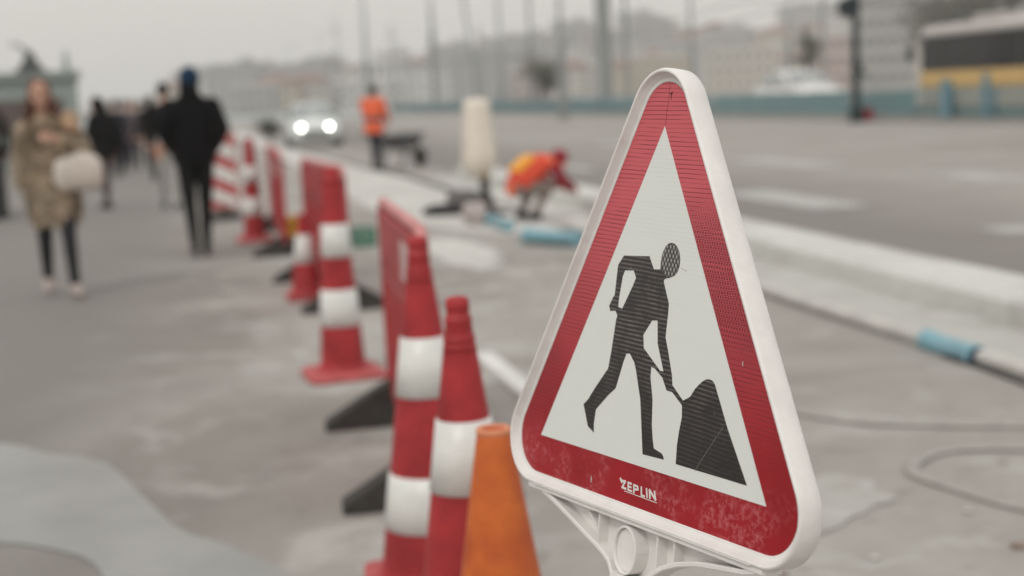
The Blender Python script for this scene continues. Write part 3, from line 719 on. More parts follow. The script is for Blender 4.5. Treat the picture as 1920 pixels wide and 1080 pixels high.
cf.loft(CC,0,True,False); tuft_shell(cf,CC,900,.05,.009,0,.3); tuft_shell(cf,CC,500,.05,.008,1,.3)
cf.build('fur_collar',[M_fur,M_furd],wo)
# scarf bundle at the shoulder (image right)
f=MB(); 
for k in range(6): f.sphere((-.185+random.uniform(-.035,.035),.10+random.uniform(-.03,.03),1.40+random.uniform(-.05,.06)),(.055,.045,.05),12)
me=remesh(f,.012,3); me.materials.append(mat('peach_wool',(.50,.34,.22),.9,.1,noise_amt=.3,scale=25,bump=.5))
for p in me.polygons: p.use_smooth=True
o=bpy.data.objects.new('wool_scarf',me); COL.objects.link(o); o.parent=wo
# her bag, held: a thing of its own
bag=empty('shoulder_bag',(wp.x,wp.y,0),FACE,'large cream bag held under the arm of the woman in fur','bag'); bag.scale=(.96,)*3
f=MB(); rg_=[]
for s_,k in ((-1,.42),(-.88,.78),(-.6,.98),(0,1.05),(.6,.98),(.88,.78),(1,.42)):
    rg_.append([Vector((-.20+s_*.195,.17+math.copysign(abs(math.cos(2*PI*j/20))**.85,math.cos(2*PI*j/20))*.085*k,1.02+math.copysign(abs(math.sin(2*PI*j/20))**.85,math.sin(2*PI*j/20))*.155*k-.03*abs(s_))) for j in range(20)])
f.loft(rg_); me=remesh(f,.012,5); me.materials.append(mat('cream_leather',(.62,.56,.50),.5,.4,noise_amt=.12,scale=6,bump=.3,bscale=18))
for p in me.polygons: p.use_smooth=True
o=bpy.data.objects.new('bag_body',me); COL.objects.link(o); o.parent=bag
f=MB(); f.tube([(-.30,.17,1.14),(-.29,.12,1.28),(-.235,.10,1.345),(-.17,.12,1.28),(-.12,.17,1.14)],.010,8); f.build('strap',mat('bag_strap',(.35,.29,.24),.6),bag)

# the man in black walking away
mp=at(379,480)
fdir=math.atan2(mp.y,mp.x)-PI/2+.05
M_jean=mat('black_trousers',(.006,.007,.008),.85,.2)
man,MD=person('man in a black jacket and navy cap walking away, hands in pockets',(mp.x,mp.y,0),fdir,1.80,
  dict(head=(.005,.03,1.625),elr=(.275,-.07,1.17),wrr=(.17,.06,.99),ell=(-.275,-.07,1.17),wrl=(-.17,.06,.99),shr=(.19,0,1.42),shl=(-.19,0,1.42),
       knr=(.075,.05,.50),anr=(.055,.06,.09),toer=(.06,.22,.04),knl=(-.075,-.0,.50),anl=(-.06,-.10,.11),toel=(-.065,.05,.04)),
  dict(top=M_black,leg=M_jean,shoe=M_dshoe),hands=(False,False),build_=1.02,voxel=.010)
f=MB(); hd=MD['head']; f.sphere(hd+Vector((0,-.010,.030)),(.096,.112,.118),20); f.build('knitted_cap',mat('navy_wool',(.012,.035,.07),.9,.1,bump=.4,bscale=50),man)
prof=[(1.52,.075,.07),(1.47,.15,.09),(1.42,.215,.115),(1.28,.215,.14),(1.10,.20,.138),(.98,.205,.145),(.88,.205,.145)]
JR=[[Vector((rx*math.cos(2*PI*j/24),ry*math.sin(2*PI*j/24)*(1+.03*math.sin(j*2+i)),z)) for j in range(24)] for i,(z,rx,ry) in enumerate(prof)]
f=MB(); f.loft(JR,0,True,False)
for s_ in 'rl': f.tube([MD['sh'+s_],MD['sh'+s_].lerp(MD['el'+s_],.5),MD['el'+s_],MD['el'+s_].lerp(MD['wr'+s_],.5),MD['wr'+s_]],[.078,.074,.068,.066,.06],14)
f.tube([(0,-.005,1.47),(-.004,-.004,1.53),(-.008,.004,1.585),(-.01,.01,1.61)],[.10,.092,.088,.084],18)
f.build('jacket',M_black,man)
M_purp=mat('plum_trousers',(.085,.07,.075),.85,.2); M_gj=mat('light_grey_jacket',(.33,.35,.36),.8,.2,noise_amt=.2,scale=8)
M_navy=mat('dark_navy_cloth',(.02,.02,.03),.85,.2); M_lt=mat('light_grey_trousers',(.36,.35,.335),.8,.2)
M_tan=mat('dusty_tan_cloth',(.24,.19,.165),.85,.2)
def walkpose(s=1,amp=.2,**k):
    d=dict(knr=(.09,.10*s,.50),anr=(.09,(amp if s>0 else -amp),.10),knl=(-.09,-.02*s,.50),anl=(-.09,(-amp if s>0 else amp),.10),
         elr=(.24,-.10*s-.02,1.15),wrr=(.24,-.12*s+.08,.92),ell=(-.24,.10*s-.02,1.15),wrl=(-.24,.14*s+.06,.92))
    d.update(k); return d
p=at(204,392)
pn,_=person('passer-by in a long black jacket and plum trousers, behind the woman in fur',(p.x,p.y,0),math.atan2(p.y,p.x)-PI/2+.7,1.66,walkpose(1,.12,head=(-.03,.05,1.62)),dict(top=M_black,leg=M_purp,shoe=M_dshoe),build_=1.12,voxel=.014,look=.6)
f=MB(); f.sphere((-.03,.01,1.63),(.105,.115,.125),16); f.sphere((-.02,-.04,1.52),(.10,.09,.09),12); me=remesh(f,.016,3); me.materials.append(M_black)
for q in me.polygons: q.use_smooth=True
o=bpy.data.objects.new('hood',me); COL.objects.link(o); o.parent=pn
f=MB(); f.loft([[Vector((rx*math.cos(2*PI*j/20),ry*math.sin(2*PI*j/20),z)) for j in range(20)] for z,rx,ry in ((1.50,.08,.08),(1.42,.22,.12),(1.2,.23,.16),(.95,.225,.165),(.80,.22,.16))],0,True,False); f.build('jacket',M_black,pn)
f=MB(); f.loft([[Vector((.30+rx*math.cos(2*PI*j/14),ry*math.sin(2*PI*j/14)-.02,z)) for j in range(14)] for z,rx,ry in ((1.12,.04,.10),(1.05,.075,.15),(.85,.08,.16),(.78,.05,.12))]); 
hb2=empty('handbag',(p.x,p.y,0),pn.rotation_euler.z,'dark handbag hanging at the side of the passer-by in plum trousers','handbag'); f.build('bag_body',M_navy,hb2)
f=MB(); f.tube([(.30,-.12,1.10),(.28,-.08,1.38),(.24,-.02,1.46),(.28,.04,1.38),(.30,.08,1.10)],.008,6); f.build('strap',M_navy,hb2)
p=at(243,312)
person('distant walker in a light grey jacket and dark trousers',(p.x,p.y,0),math.atan2(p.y,p.x)-PI/2,1.74,walkpose(-1,.12),dict(top=M_gj,leg=M_navy,shoe=M_dshoe),build_=1.15,voxel=.018)
p=at(322,394)
person('walker in a black jacket and light grey trousers, half hidden by the man in black',(p.x,p.y,0),math.atan2(p.y,p.x)-PI/2,1.78,walkpose(-1,.14,elr=(.25,-.05,1.14),ell=(-.27,-.06,1.15)),dict(top=M_black,leg=M_lt,shoe=M_dshoe),build_=1.10,voxel=.014)
p=at(271,300)
person('distant passer-by in dusty tan clothes, between the grey and the black jacket',(p.x,p.y,0),math.atan2(p.y,p.x)-PI/2,1.72,walkpose(1,.1),dict(top=M_tan,leg=M_tan,shoe=M_dshoe),build_=1.1,voxel=.018)

for px,py,H,fac,col,lab in ((226,332,1.70,.3,M_navy,'distant walker in dark navy, just right of the passer-by in plum trousers'),(292,338,1.72,-.4,M_black,'distant walker in black, left of the pair in black jackets'),(255,322,1.66,2.9,M_purp,'distant walker in plum coming this way, among the far walkers'),(-6,402,1.72,.2,M_black,'passer-by in black at the very left edge, beside the dark stall')):
    p=at(px,py); person(lab,(p.x,p.y,0),math.atan2(p.y,p.x)-PI/2+fac,H,walkpose(1 if px%4 else -1,.13),dict(top=col,leg=M_navy,shoe=M_dshoe),build_=1.12,voxel=.018)
# ------------------------------------------------------------------ the workers in orange
M_hiv=mat('orange_hi_vis',(.80,.145,.06),.7,.2,noise_amt=.12,scale=10)
M_hy=mat('yellow_hi_vis',(.80,.36,.05),.7,.2); M_refl=mat('reflective_tape',(.52,.40,.36),.4,.5)
M_wt=mat('work_trousers',(.03,.03,.04),.85,.2); M_maroon=mat('maroon_cloth',(.26,.02,.035),.85,.2)
p=at(706,321)
wk,KD=person('road worker in an orange jacket and dark trousers, standing by a wheelbarrow',(p.x,p.y,0),R(-16),1.74,
  dict(head=(0,.08,1.60),neck=(0,.03,1.47),elr=(.22,.10,1.18),wrr=(.20,.33,1.02),ell=(-.22,.10,1.18),wrl=(-.20,.33,1.02),knr=(.09,.0,.50),anr=(.09,-.0,.09),knl=(-.09,.20,.50),anl=(-.09,.14,.09)),
  dict(top=M_hiv,leg=M_wt,shoe=M_dshoe),voxel=.014,build_=1.05)
f=MB(); rg_=[[Vector((rx*math.cos(2*PI*j/20),ry*math.sin(2*PI*j/20)+.01,z)) for j in range(20)] for z,rx,ry in ((1.48,.09,.09),(1.42,.20,.12),(1.25,.215,.15),(1.12,.20,.145),(1.02,.195,.14),(.86,.215,.15),(.78,.21,.15))]
f.loft(rg_,0,True,False)
for s_ in 'rl': f.tube([KD['sh'+s_],KD['sh'+s_].lerp(KD['el'+s_],.5),KD['el'+s_],KD['el'+s_].lerp(KD['wr'+s_],.5),KD['wr'+s_]],[.078,.072,.066,.062,.055],12)
f.build('hi_vis_jacket',M_hiv,wk)
f=MB(); f.loft([[Vector((rx*math.cos(2*PI*j/20),ry*math.sin(2*PI*j/20)+.01,z)) for j in range(20)] for z,rx,ry in ((1.10,.206,.151),(1.05,.204,.149),(1.00,.203,.148))],0,True,False); f.build('reflective_belt',mat('dark_belt',(.10,.06,.07),.6),wk)
wb=empty('wheelbarrow',(0,0,0),0,'dark wheelbarrow pushed by the worker in the orange jacket','wheelbarrow')
f=MB(); f.loft([[Vector(q) for q in r_] for r_ in ([(-.30,-.22,.42),(.30,-.16,.42),(.30,.16,.42),(-.30,.22,.42)],[(-.42,-.32,.66),(.50,-.27,.72),(.50,.27,.72),(-.42,.32,.66)],[(-.40,-.30,.66),(.48,-.25,.72),(.48,.25,.72),(-.40,.30,.66)],[(-.28,-.20,.44),(.28,-.14,.44),(.28,.14,.44),(-.28,.20,.44)])],0,False); f.build('tray',mat('grey_tray',(.10,.10,.105),.6,noise_amt=.4,scale=9),wb)
f=MB()
for s_ in (-1,1): f.tube([(-1.05,s_*.28,.80),(-.5,s_*.26,.55),(.2,s_*.14,.36),(.66,s_*.06,.20)],.018,8); f.tube([(-.25,s_*.22,.42),(-.42,s_*.24,.02)],.018,8)
f.tube([(-.42,-.24,.02),(-.42,.24,.02)],.018,8); f.build('frame',M_dark,wb)
f=MB(); f.tube([(.66,-.05,.20),(.66,.05,.20)],.20,24); f.build('wheel',M_rub,wb)
hr=wk.matrix_world
ro=R(-30)+PI/2; dv=Vector((math.cos(ro),math.sin(ro),0)); place(wb,(p.x+dv.x*.98,p.y+dv.y*.98,0),ro)
# the crouching worker
p=at(992,414)
ck,CD=person('road worker in orange crouching and bending forward over the kerb edge',(p.x,p.y,0),R(-58),1.62,
  dict(hip=(0,-.16,.40),waist=(0,-.06,.52),chest=(0,.14,.66),neck=(0,.33,.73),head=(0,.47,.70),
       shr=(.18,.24,.68),shl=(-.18,.24,.68),elr=(.22,.38,.46),wrr=(.16,.56,.34),ell=(-.22,.38,.48),wrl=(-.16,.58,.36),
       hpr=(.09,-.14,.38),hpl=(-.09,-.14,.38),knr=(.17,.22,.42),knl=(-.17,.20,.40),anr=(.12,.0,.09),anl=(-.12,-.04,.10),toer=(.14,.16,.04),toel=(-.14,.12,.04)),
  dict(top=M_hiv,leg=mat('dusty_trousers',(.20,.16,.14),.85,.2),shoe=M_dshoe),voxel=.013,build_=1.05,hair=False)
f=MB(); f.sphere(CD['head']+Vector((0,.01,.04)),(.10,.115,.095),16); f.build('hood',M_maroon,ck)
f=MB(); P=[CD['hip'],CD['waist'],CD['chest'],CD['chest'].lerp(CD['neck'],.7)]
f.loft([[c+Vector((math.cos(2*PI*j/20)*rx,(-.62)*math.sin(2*PI*j/20)*ry,.78*math.sin(2*PI*j/20)*ry)) for j in range(20)] for c,rx,ry in zip(P,(.19,.19,.22,.16),(.15,.155,.165,.12))])
f.build('hi_vis_jacket',mat('red_orange_hi_vis',(.72,.085,.045),.7,.2,noise_amt=.2,scale=6),ck)
f=MB(); f.loft([[P[1].lerp(P[2],t)+Vector((x,-.62*.162,.78*.162+.006)) for x in (-.13,.13)]+[P[1].lerp(P[2],t)+Vector((x,-.62*.13,.78*.13)) for x in (.13,-.13)] for t in (-.2,1.0)],0,False); f.build('yellow_patch',M_hy,ck)
for s_ in 'rl': 
    f=MB(); f.tube([CD['sh'+s_],CD['sh'+s_].lerp(CD['el'+s_],.5),CD['el'+s_],CD['el'+s_].lerp(CD['wr'+s_],.9)],[.075,.07,.062,.055],12); f.build('sleeve',M_maroon,ck)

# ------------------------------------------------------------------ things on the ground
# pipe lying along the kerb, and its blue sleeve
M_pipe=mat('dusty_grey_pipe',(.55,.54,.51),.55,.4,noise_amt=.2,scale=5)
M_blue=mat('light_blue_plastic',(.20,.40,.47),.4,.5,noise_amt=.15,scale=14)
pv=uv_of(at(1702,640))[1]; up1=uv_of(at(1755,668))[0]
f=MB(); u0=up1-2.6; pts=[st(u0+i*.5,pv+.02*math.sin(i*.5),.040) for i in range(46)]
f.tube(pts,.038,12); tag(f.build('conduit_pipe',M_pipe),'long dusty grey pipe lying along the pale kerb','pipe')
ct=empty('pipe_sleeve',st(up1,pv,.040),SANG,'light blue pipe sleeve joining the long grey pipe by the kerb','pipe sleeve')
f=MB(); f.tube([(-.27,0,0),(-.265,0,0),(-.235,0,0),(-.23,0,0),(.19,0,0),(.2,0,0),(.23,0,0),(.235,0,0)],[.048,.058,.058,.053,.053,.058,.058,.048],24); f.build('sleeve_body',M_blue,ct)
f=MB(); f.tube([(-.29,0,0),(-.27,0,0)],[.046,.048],20); f.build('collar',mat('navy_plastic',(.02,.05,.09),.5),ct)
f=MB(); b0=uv_of(at(1800,668))[0]
f.tube([st(b0-i*.25,pv-.055+.012*math.sin(i*1.3),.010) for i in range(12)],.010,8); tag(f.build('cable',M_rub),'thin black cable on the ground beside the grey pipe','cable')
f=MB(); f.tube([at(*q,.015) for q in [(505,262),(525,271),(590,289),(660,308),(720,322),(764,332),(815,349),(867,364),(900,388)]],.022,8)
tag(f.build('cable',M_rub),'dark cable running along the far edge of the pale concrete strip','cable')
# grey flat hose with its loop, at the lower right
M_hose=mat('flat_grey_hose',(.37,.355,.33),.7,.3,noise_amt=.2,scale=12)
def smooth_pts(P,sub=6):
    o=[]
    for i in range(len(P)-1):
        a=P[i]; b=P[i+1]; p0=P[max(i-1,0)]; p3=P[min(i+2,len(P)-1)]
        for k in range(sub):
            t=k/sub; o.append(.5*((2*a)+(b-p0)*t+(2*p0-5*a+4*b-p3)*t*t+(3*a-p0-3*b+p3)*t**3))
    return o+[P[-1]]
def hose(pxs,label):
    P=smooth_pts([at(x,y,.008) for x,y in pxs]); f=MB(); f.tube(P,.027,10,flat=.28); return tag(f.build('hose',M_hose),label,'hose')
hose([(1300,735),(1400,752),(1490,771),(1570,786),(1660,794),(1780,797),(1940,798),(2100,800)],'grey hose running straight across the pavement, farther of the two')
hose([(2050,838),(1920,841),(1850,840),(1790,843),(1745,852),(1715,868),(1712,884),(1740,898),(1800,918),(1870,940),(1960,962),(2100,990)],'grey hose bent back in a loop at the lower right')
# planks, sheets, sacks, buckets
t=MB(); a=at(905,672); b_=at(1010,760); d=(b_-a); t.box(((a+b_)/2+Vector((0,0,.02))),(d.length,.10,.035),math.atan2(d.y,d.x))
tag(t.build('plank',mat('pale_board',(.70,.70,.68),.7,noise_amt=.2,scale=4),bevel=.004),'pale wooden plank on the ground behind the sign and the orange cone','plank')
def blob(name,loc,sz,M,label,cat,rz=0,seed=0,vox=.02,flat=True):
    random.seed(seed); f=MB()
    for k in range(7): f.sphere((random.uniform(-.3,.3)*sz[0],random.uniform(-.3,.3)*sz[1],sz[2]*random.uniform(.30,.45)),(sz[0]*.34,sz[1]*.34,sz[2]*.42),14)
    me=remesh(f,vox,3); me.materials.append(M)
    for p in me.polygons: p.use_smooth=True
    o=bpy.data.objects.new(name,me); COL.objects.link(o); o.location=loc; o.rotation_euler=(0,0,rz); me.name=name
    return tag(o,label,cat)
blob('tool_bag',gpos(842,404),(.52,.26,.17),mat('black_bag',(.012,.012,.014),.7,bump=.5,scale=8,noise_amt=.3),'low black bag lying left of the wrapped post','bag',R(10),3)
blob('tool_bag',gpos(865,392)[:2]+(.0,),(.46,.34,.30),mat('dark_grey_bag',(.13,.12,.115),.8,bump=.5,scale=8,noise_amt=.3),'dark grey bag leaning behind the low black bag','bag',R(50),9)
blob('cement_sack',gpos(893,421),(.26,.24,.30),mat('paper_sack',(.48,.43,.41),.8,bump=.4,scale=6,noise_amt=.2),'pale paper sack standing in front of the wrapped post','sack',R(20),5)
def pipe_piece(c0,c1,r,label):
    a=at(*c0,r); b_=at(*c1,r); d=b_-a; L=d.length; e_=empty('pipe_sleeve',(a+b_)/2,math.atan2(d.y,d.x),label,'pipe sleeve')
    f=MB(); f.tube([(-L/2,0,0),(-L/2+.01,0,0),(-L/2+.05,0,0),(-L/2+.06,0,0),(L/2-.06,0,0),(L/2-.05,0,0),(L/2-.01,0,0),(L/2,0,0)],[r*.85,r,r,r*.9,r*.9,r,r,r*.85],20); f.build('sleeve_body',M_blue,e_); return e_
pipe_piece((985,441),(1085,448),.075,'loose light blue pipe sleeve lying before the crouching worker')
pipe_piece((908,407),(955,424),.06,'short light blue pipe sleeve beside the pale sack')
def bucket(px,py,r,h,M,label,name='bucket',lid=None):
    t=empty(name,gpos(px,py),0,label,name)
    f=MB(); f.lathe([(r*.78,0),(r*.80,.005),(r*.98,h*.93),(r*1.06,h*.94),(r*1.06,h),(r*.94,h),(r*.76,.02)],28); f.build('bucket_body',M,t)
    f=MB(); f.tube([(r*1.04*math.cos(a),0.0,h*.94+r*.9*math.sin(a)) for a in [PI*i/12 for i in range(13)]],.005,6); f.build('handle',lid or M_dark,t)
    return t
bucket(545,451,.13,.25,mat('yellow_plastic',(.85,.47,.04),.45),'small yellow bucket on the ground left of the second red barrier',lid=mat('pale_handle',(.7,.55,.5),.5))
gb=empty('crate',gpos(683,461),SANG,'green plastic crate on the ground between two red barriers','crate')
f=MB(); W,D_,H_=.27,.22,.19
for z in (.02,.085,.165): 
    for s_ in (-1,1): f.box((0,s_*D_/2,z),(W+.012,.012,.03)); f.box((s_*W/2,0,z+.0015),(.012,D_-.012,.027))
for i in range(7):
    for s_ in (-1,1): f.box((-W/2+W*i/6,s_*D_/2,.09),(.016,.010,.17)); f.box((s_*W/2,-D_/2+D_*i/6,.09),(.010,.014,.17))
f.box((0,0,.012),(W,D_,.012)); f.build('crate_body',mat('green_plastic',(.09,.22,.155),.5),gb)
random.seed(4)
for k,(x,y,r) in enumerate([(1815,962,.012),(1910,1028,.017),(1640,1050,.012),(1470,1080,.009),(1388,640,.014)]):
    f=MB(); f.sphere((0,0,0),(r*1.4,r,r*.6),10)
    for i,v in enumerate(f.v): f.v[i]=v*(1+.35*noise.noise(v*90+Vector((k,0,0))))
    p=at(x,y); o=f.build('stone',[M_pipe,mat('rusty_stone',(.30,.22,.17),.9,noise_amt=.4,scale=60)][k%2]); o.location=(p.x,p.y,.008)
    tag(o,['small pale pebble by the looped hose','brown stone in the lower right corner','small brown pebble on the dusty spill','pale pebble below the sign','brown pebble beyond the right edge of the sign'][k],'stone')
# the post wrapped in cream sheeting
wr=empty('wrapped_post',gpos(912,404),.3,'post wrapped in cream sheeting on a dark foot, between the two workers','post')
f=MB(); f.tube([(0,0,.08),(0,0,1.30)],[.055,.05],16); f.build('post',M_rub,wr)
f=MB(); f.loft([rsq(.22,.05,0),rsq(.22,.05,.04),rsq(.10,.04,.08),rsq(.075,.03,.22),rsq(.05,.02,.26)],0,True); f.build('foot',M_rub,wr)
f=MB(); rr=[]
for i,(z,r) in enumerate([(.44,.075),(.48,.085),(.53,.14),(.60,.19),(.75,.185),(.95,.17),(1.15,.155),(1.30,.15),(1.36,.14),(1.38,.05)]):
    rr.append([Vector(((r*(1+.11*math.sin(j*2.1+z*3)+.06*math.sin(j*4.7)))*math.cos(2*PI*j/30)-.05,(r*(1+.11*math.cos(j*1.7+z*2)))*math.sin(2*PI*j/30),z)) for j in range(30)])
f.loft(rr); f.build('cream_sheeting',mat('cream_sheeting',(.78,.73,.63),.6,.4,noise_amt=.08,scale=6,bump=.3,bscale=10),wr)
f=MB(); f.lathe([(.085,.46),(.10,.48),(.10,.52),(.085,.54)],20,c=(-.03,0,0)); f.build('tie',mat('ochre_rope',(.42,.27,.09),.8),wr)

# ------------------------------------------------------------------ fence, lamp post and street poles
M_teal=mat('teal_railing_paint',(.13,.225,.24),.5,.4,noise_amt=.15,scale=3); M_tealb=mat('blue_post_paint',(.12,.24,.30),.5,.4)
M_tealp=mat('teal_panel',(.13,.235,.245),.5,.4,noise_amt=.1,scale=2)
fu_of=lambda px: uv_of(_fv(px))[0]
def _fv(px):   # ground point of the fence line at an image column
    lo,hi=205.5,400.0
    for _ in range(50):
        m_=(lo+hi)/2; q=at(px,m_)
        if q.y<0 or uv_of(q)[1]>fence_v: lo=m_
        else: hi=m_
    return at(px,hi)
FH=1.0; u_r=fu_of(2060); SEC=2.4
NS=60
kb=MB(); kb.loft([[st(q,fence_v+a_,z) for a_,z in ((-.35,0),(-.35,.12),(.5,.12),(.5,0))] for q in (u_r-1,u_r+NS*SEC)],0,False); tag(kb.build('median_kerb',M_base),kind='structure')
fp=None
for i in range(NS):
    if fp is None:
        fp=empty('railing_section',(0,0,0),0,'section of the teal metal railing beyond the road','railing','teal railing sections along the far side of the road')
        f=MB()
        for z in (.10,.34,.97): f.tube([(.04,0,z),(SEC-.04,0,z)],.022,6)
        f.build('rail',M_teal,fp)
        f=MB()
        for k in range(1,20): f.tube([(SEC*k/20,0,.10),(SEC*k/20,0,.97)],.015,5)
        f.build('bars',M_teal,fp)
        f=MB(); f.box((SEC/2,.0,.22),(SEC-.12,.014,.22)); f.build('lower_panel',M_tealp,fp)
        f=MB(); f.box((0,0,.52),(.07,.07,1.04)); f.build('post',M_tealb,fp)
        o=fp
    else: o=copy_tree(fp)
    q=st(u_r+i*SEC,fence_v,.10); place(o,q,SANG); o.scale=(1,1,.90)
# solid sheets tied to part of the railing
for i,(a_,b_) in enumerate([(1345,1595),(1612,1718)]):
    u0,u1=fu_of(b_),fu_of(a_); f=MB(); n=24
    f.loft([[st(u0+(u1-u0)*k/n,fence_v-.06+.02*math.sin(k*1.3),z)+SPER*dx for dx,z in ((-.01,.20),(.01,.20),(.01,.96-.10*k/n),(-.01,.96-.10*k/n))] for k in range(n+1)],0,False)
    tag(f.build('screen_panel',M_tealp),['long teal screen sheet on the railing left of the dark lamp post','short teal screen sheet on the railing between lamp post and bus'][i],'screen')
for px,wd,hh,lab in ((1787,.40,1.10,'wide blue cabinet post standing at the railing below the yellow bus'),(1862,.16,1.22,'slim blue bollard at the railing near the right edge')):
    u0=fu_of(px); t=empty('blue_bollard',st(u0,fence_v-.22,.11),SANG,lab,'bollard')
    f=MB(); f.box((0,0,hh/2),(wd,.16,hh)); f.build('bollard_body',M_tealb,t,bevel=.02); f=MB(); f.box((0,0,hh+.02),(wd+.05,.20,.035)); f.build('cap',M_tealb,t,bevel=.01)
M_dteal=mat('dark_green_paint',(.010,.022,.026),.6,.25); M_pole=mat('sky_glare_pole',(.50,.53,.51),.6,.3); M_pole2=mat('grey_sleeve',(.20,.215,.21),.6,.3)  # upper shafts painted paler than the sleeves to stand for sky glare
lp=empty('signal_post',(0,0,0),SANG,'dark green signal post with a round head, standing before the teal railing','signal post')
f=MB(); f.lathe([(.24,0),(.25,.06),(.21,.45),(.16,.52),(.14,.6),(.125,3),(.11,8)],20); f.build('pole',M_dteal,lp)
f=MB(); f.tube([(.0,-.02,3.55),(.0,-.30,3.55)],.03,8); f.tube([(-.18,-.20,3.68),(.14,-.20,3.68),(.18,-.20,3.68)],[.34,.34,.28],24); f.build('signal_head',M_dteal,lp)
f=MB(); f.box((.0,.26,1.55),(.10,.30,.10)); f.box((0,.14,1.72),(.12,.16,.30)); f.build('bracket_box',M_dteal,lp,bevel=.02)
p=at(1606,229); place(lp,(p.x,p.y,0),SANG+PI)
f=MB(); rb0=empty('cable_box',(p.x+.38,p.y+.05,.0),SANG,'dark red box at the foot of the dark signal post','box'); f.box((0,0,.22),(.26,.26,.42)); f.build('box_body',M_maroon,rb0,bevel=.02); f=MB(); f.box((0,0,.445),(.29,.29,.03)); f.build('lid',M_dark,rb0,bevel=.008)
def pole(px,py,sl_h,sl_r,up_r,H,label,lean=0,k=None):
    p=at(px,py); t=empty('street_pole',(p.x,p.y,0),SANG,label,'street pole','tall grey street poles')
    f=MB(); f.lathe([(sl_r*1.25,0),(sl_r*1.2,.25),(sl_r,.4),(sl_r,sl_h-.2),(up_r,sl_h)],16); f.build('sleeve',M_pole2,t)
    f=MB(); f.lathe([(up_r,sl_h),(up_r*.7,H)],12); f.build('shaft',M_pole,t)
    f=MB(); f.tube([(0,0,H-.6),(0,-1.4,H-.2),(0,-2.6,H-.1)],.06,8); f.build('arm',M_pole,t)
    t.rotation_euler=(lean,0,SANG); return t
pole(1057,222,4.0,.24,.13,12,'grey pole with a thick dark foot, left of the apex of the sign')
pole(818,210,8.5,.32,.20,16,'tall grey pole between the wrapped post and the standing worker')
pole(1137,211,9.0,.50,.24,18,'thick grey pole nearest the apex of the sign on the left')
pole(692,214,3.0,.30,.26,20,'pale faint pole rising behind the worker in the orange jacket')
pole(943,213,2.0,.22,.17,16,'thin faint pole between the two dark footed poles')
pole(1481,178,6.0,.34,.17,14,'pale pole with a dark foot, behind the teal railing left of the signal post')
pole(356,213,2.0,.35,.30,22,'faint pale pole far behind the man in black')
pole(545,215,2.0,.16,.10,11,'thin far pole rising above the car with its lights on')
pole(605,214,2.0,.16,.10,11.5,'thin far pole just right of the car with its lights on')
lp2=pole(900,208,14.0,.12,.09,17,'dark leaning pole behind the wrapped post',lean=R(-6))
for i,(px,py,H,r,lab) in enumerate([(430,216,9,.10,'thin far mast above the striped board'),(640,213,13,.12,'thin far mast left of the worker in the orange jacket'),(742,212,10,.12,'thin far mast right of the worker in the orange jacket'),(770,208,7,.12,'short far mast left of the tall grey pole'),(1000,208,16,.16,'far mast right of the wrapped post'),(1178,206,17,.16,'far mast left of the sign apex'),(1300,200,9,.14,'short far mast just behind the sign apex'),(1545,190,9,.14,'short far mast left of the signal post'),(905,206,9,.13,'short far mast right behind the wrapped post')]):
    p=at(px,py); t=empty('mast',(p.x,p.y,0),SANG,lab,'mast','thin masts beyond the road')
    f=MB(); f.lathe([(r*1.6,0),(r,.4),(r*.6,H)],10); f.build('shaft',M_pole2,t); f=MB(); f.tube([(0,-.9,H*.86),(0,.9,H*.86)],.05,6); f.build('crossbar',M_pole2,t)
# overhead wires
for k,(v_,z) in enumerate(((fence_v+3,5.2),(fence_v+6,5.0))):
    f=MB(); P=[st(5+i*6,v_,z-.35*math.sin(PI*((i%5)/5))) for i in range(30)]; f.tube(P,.022,5); tag(f.build('overhead_wire',M_dark),['overhead wire over the near lane behind the railing','overhead wire over the far lane behind the railing'][k],'wire')

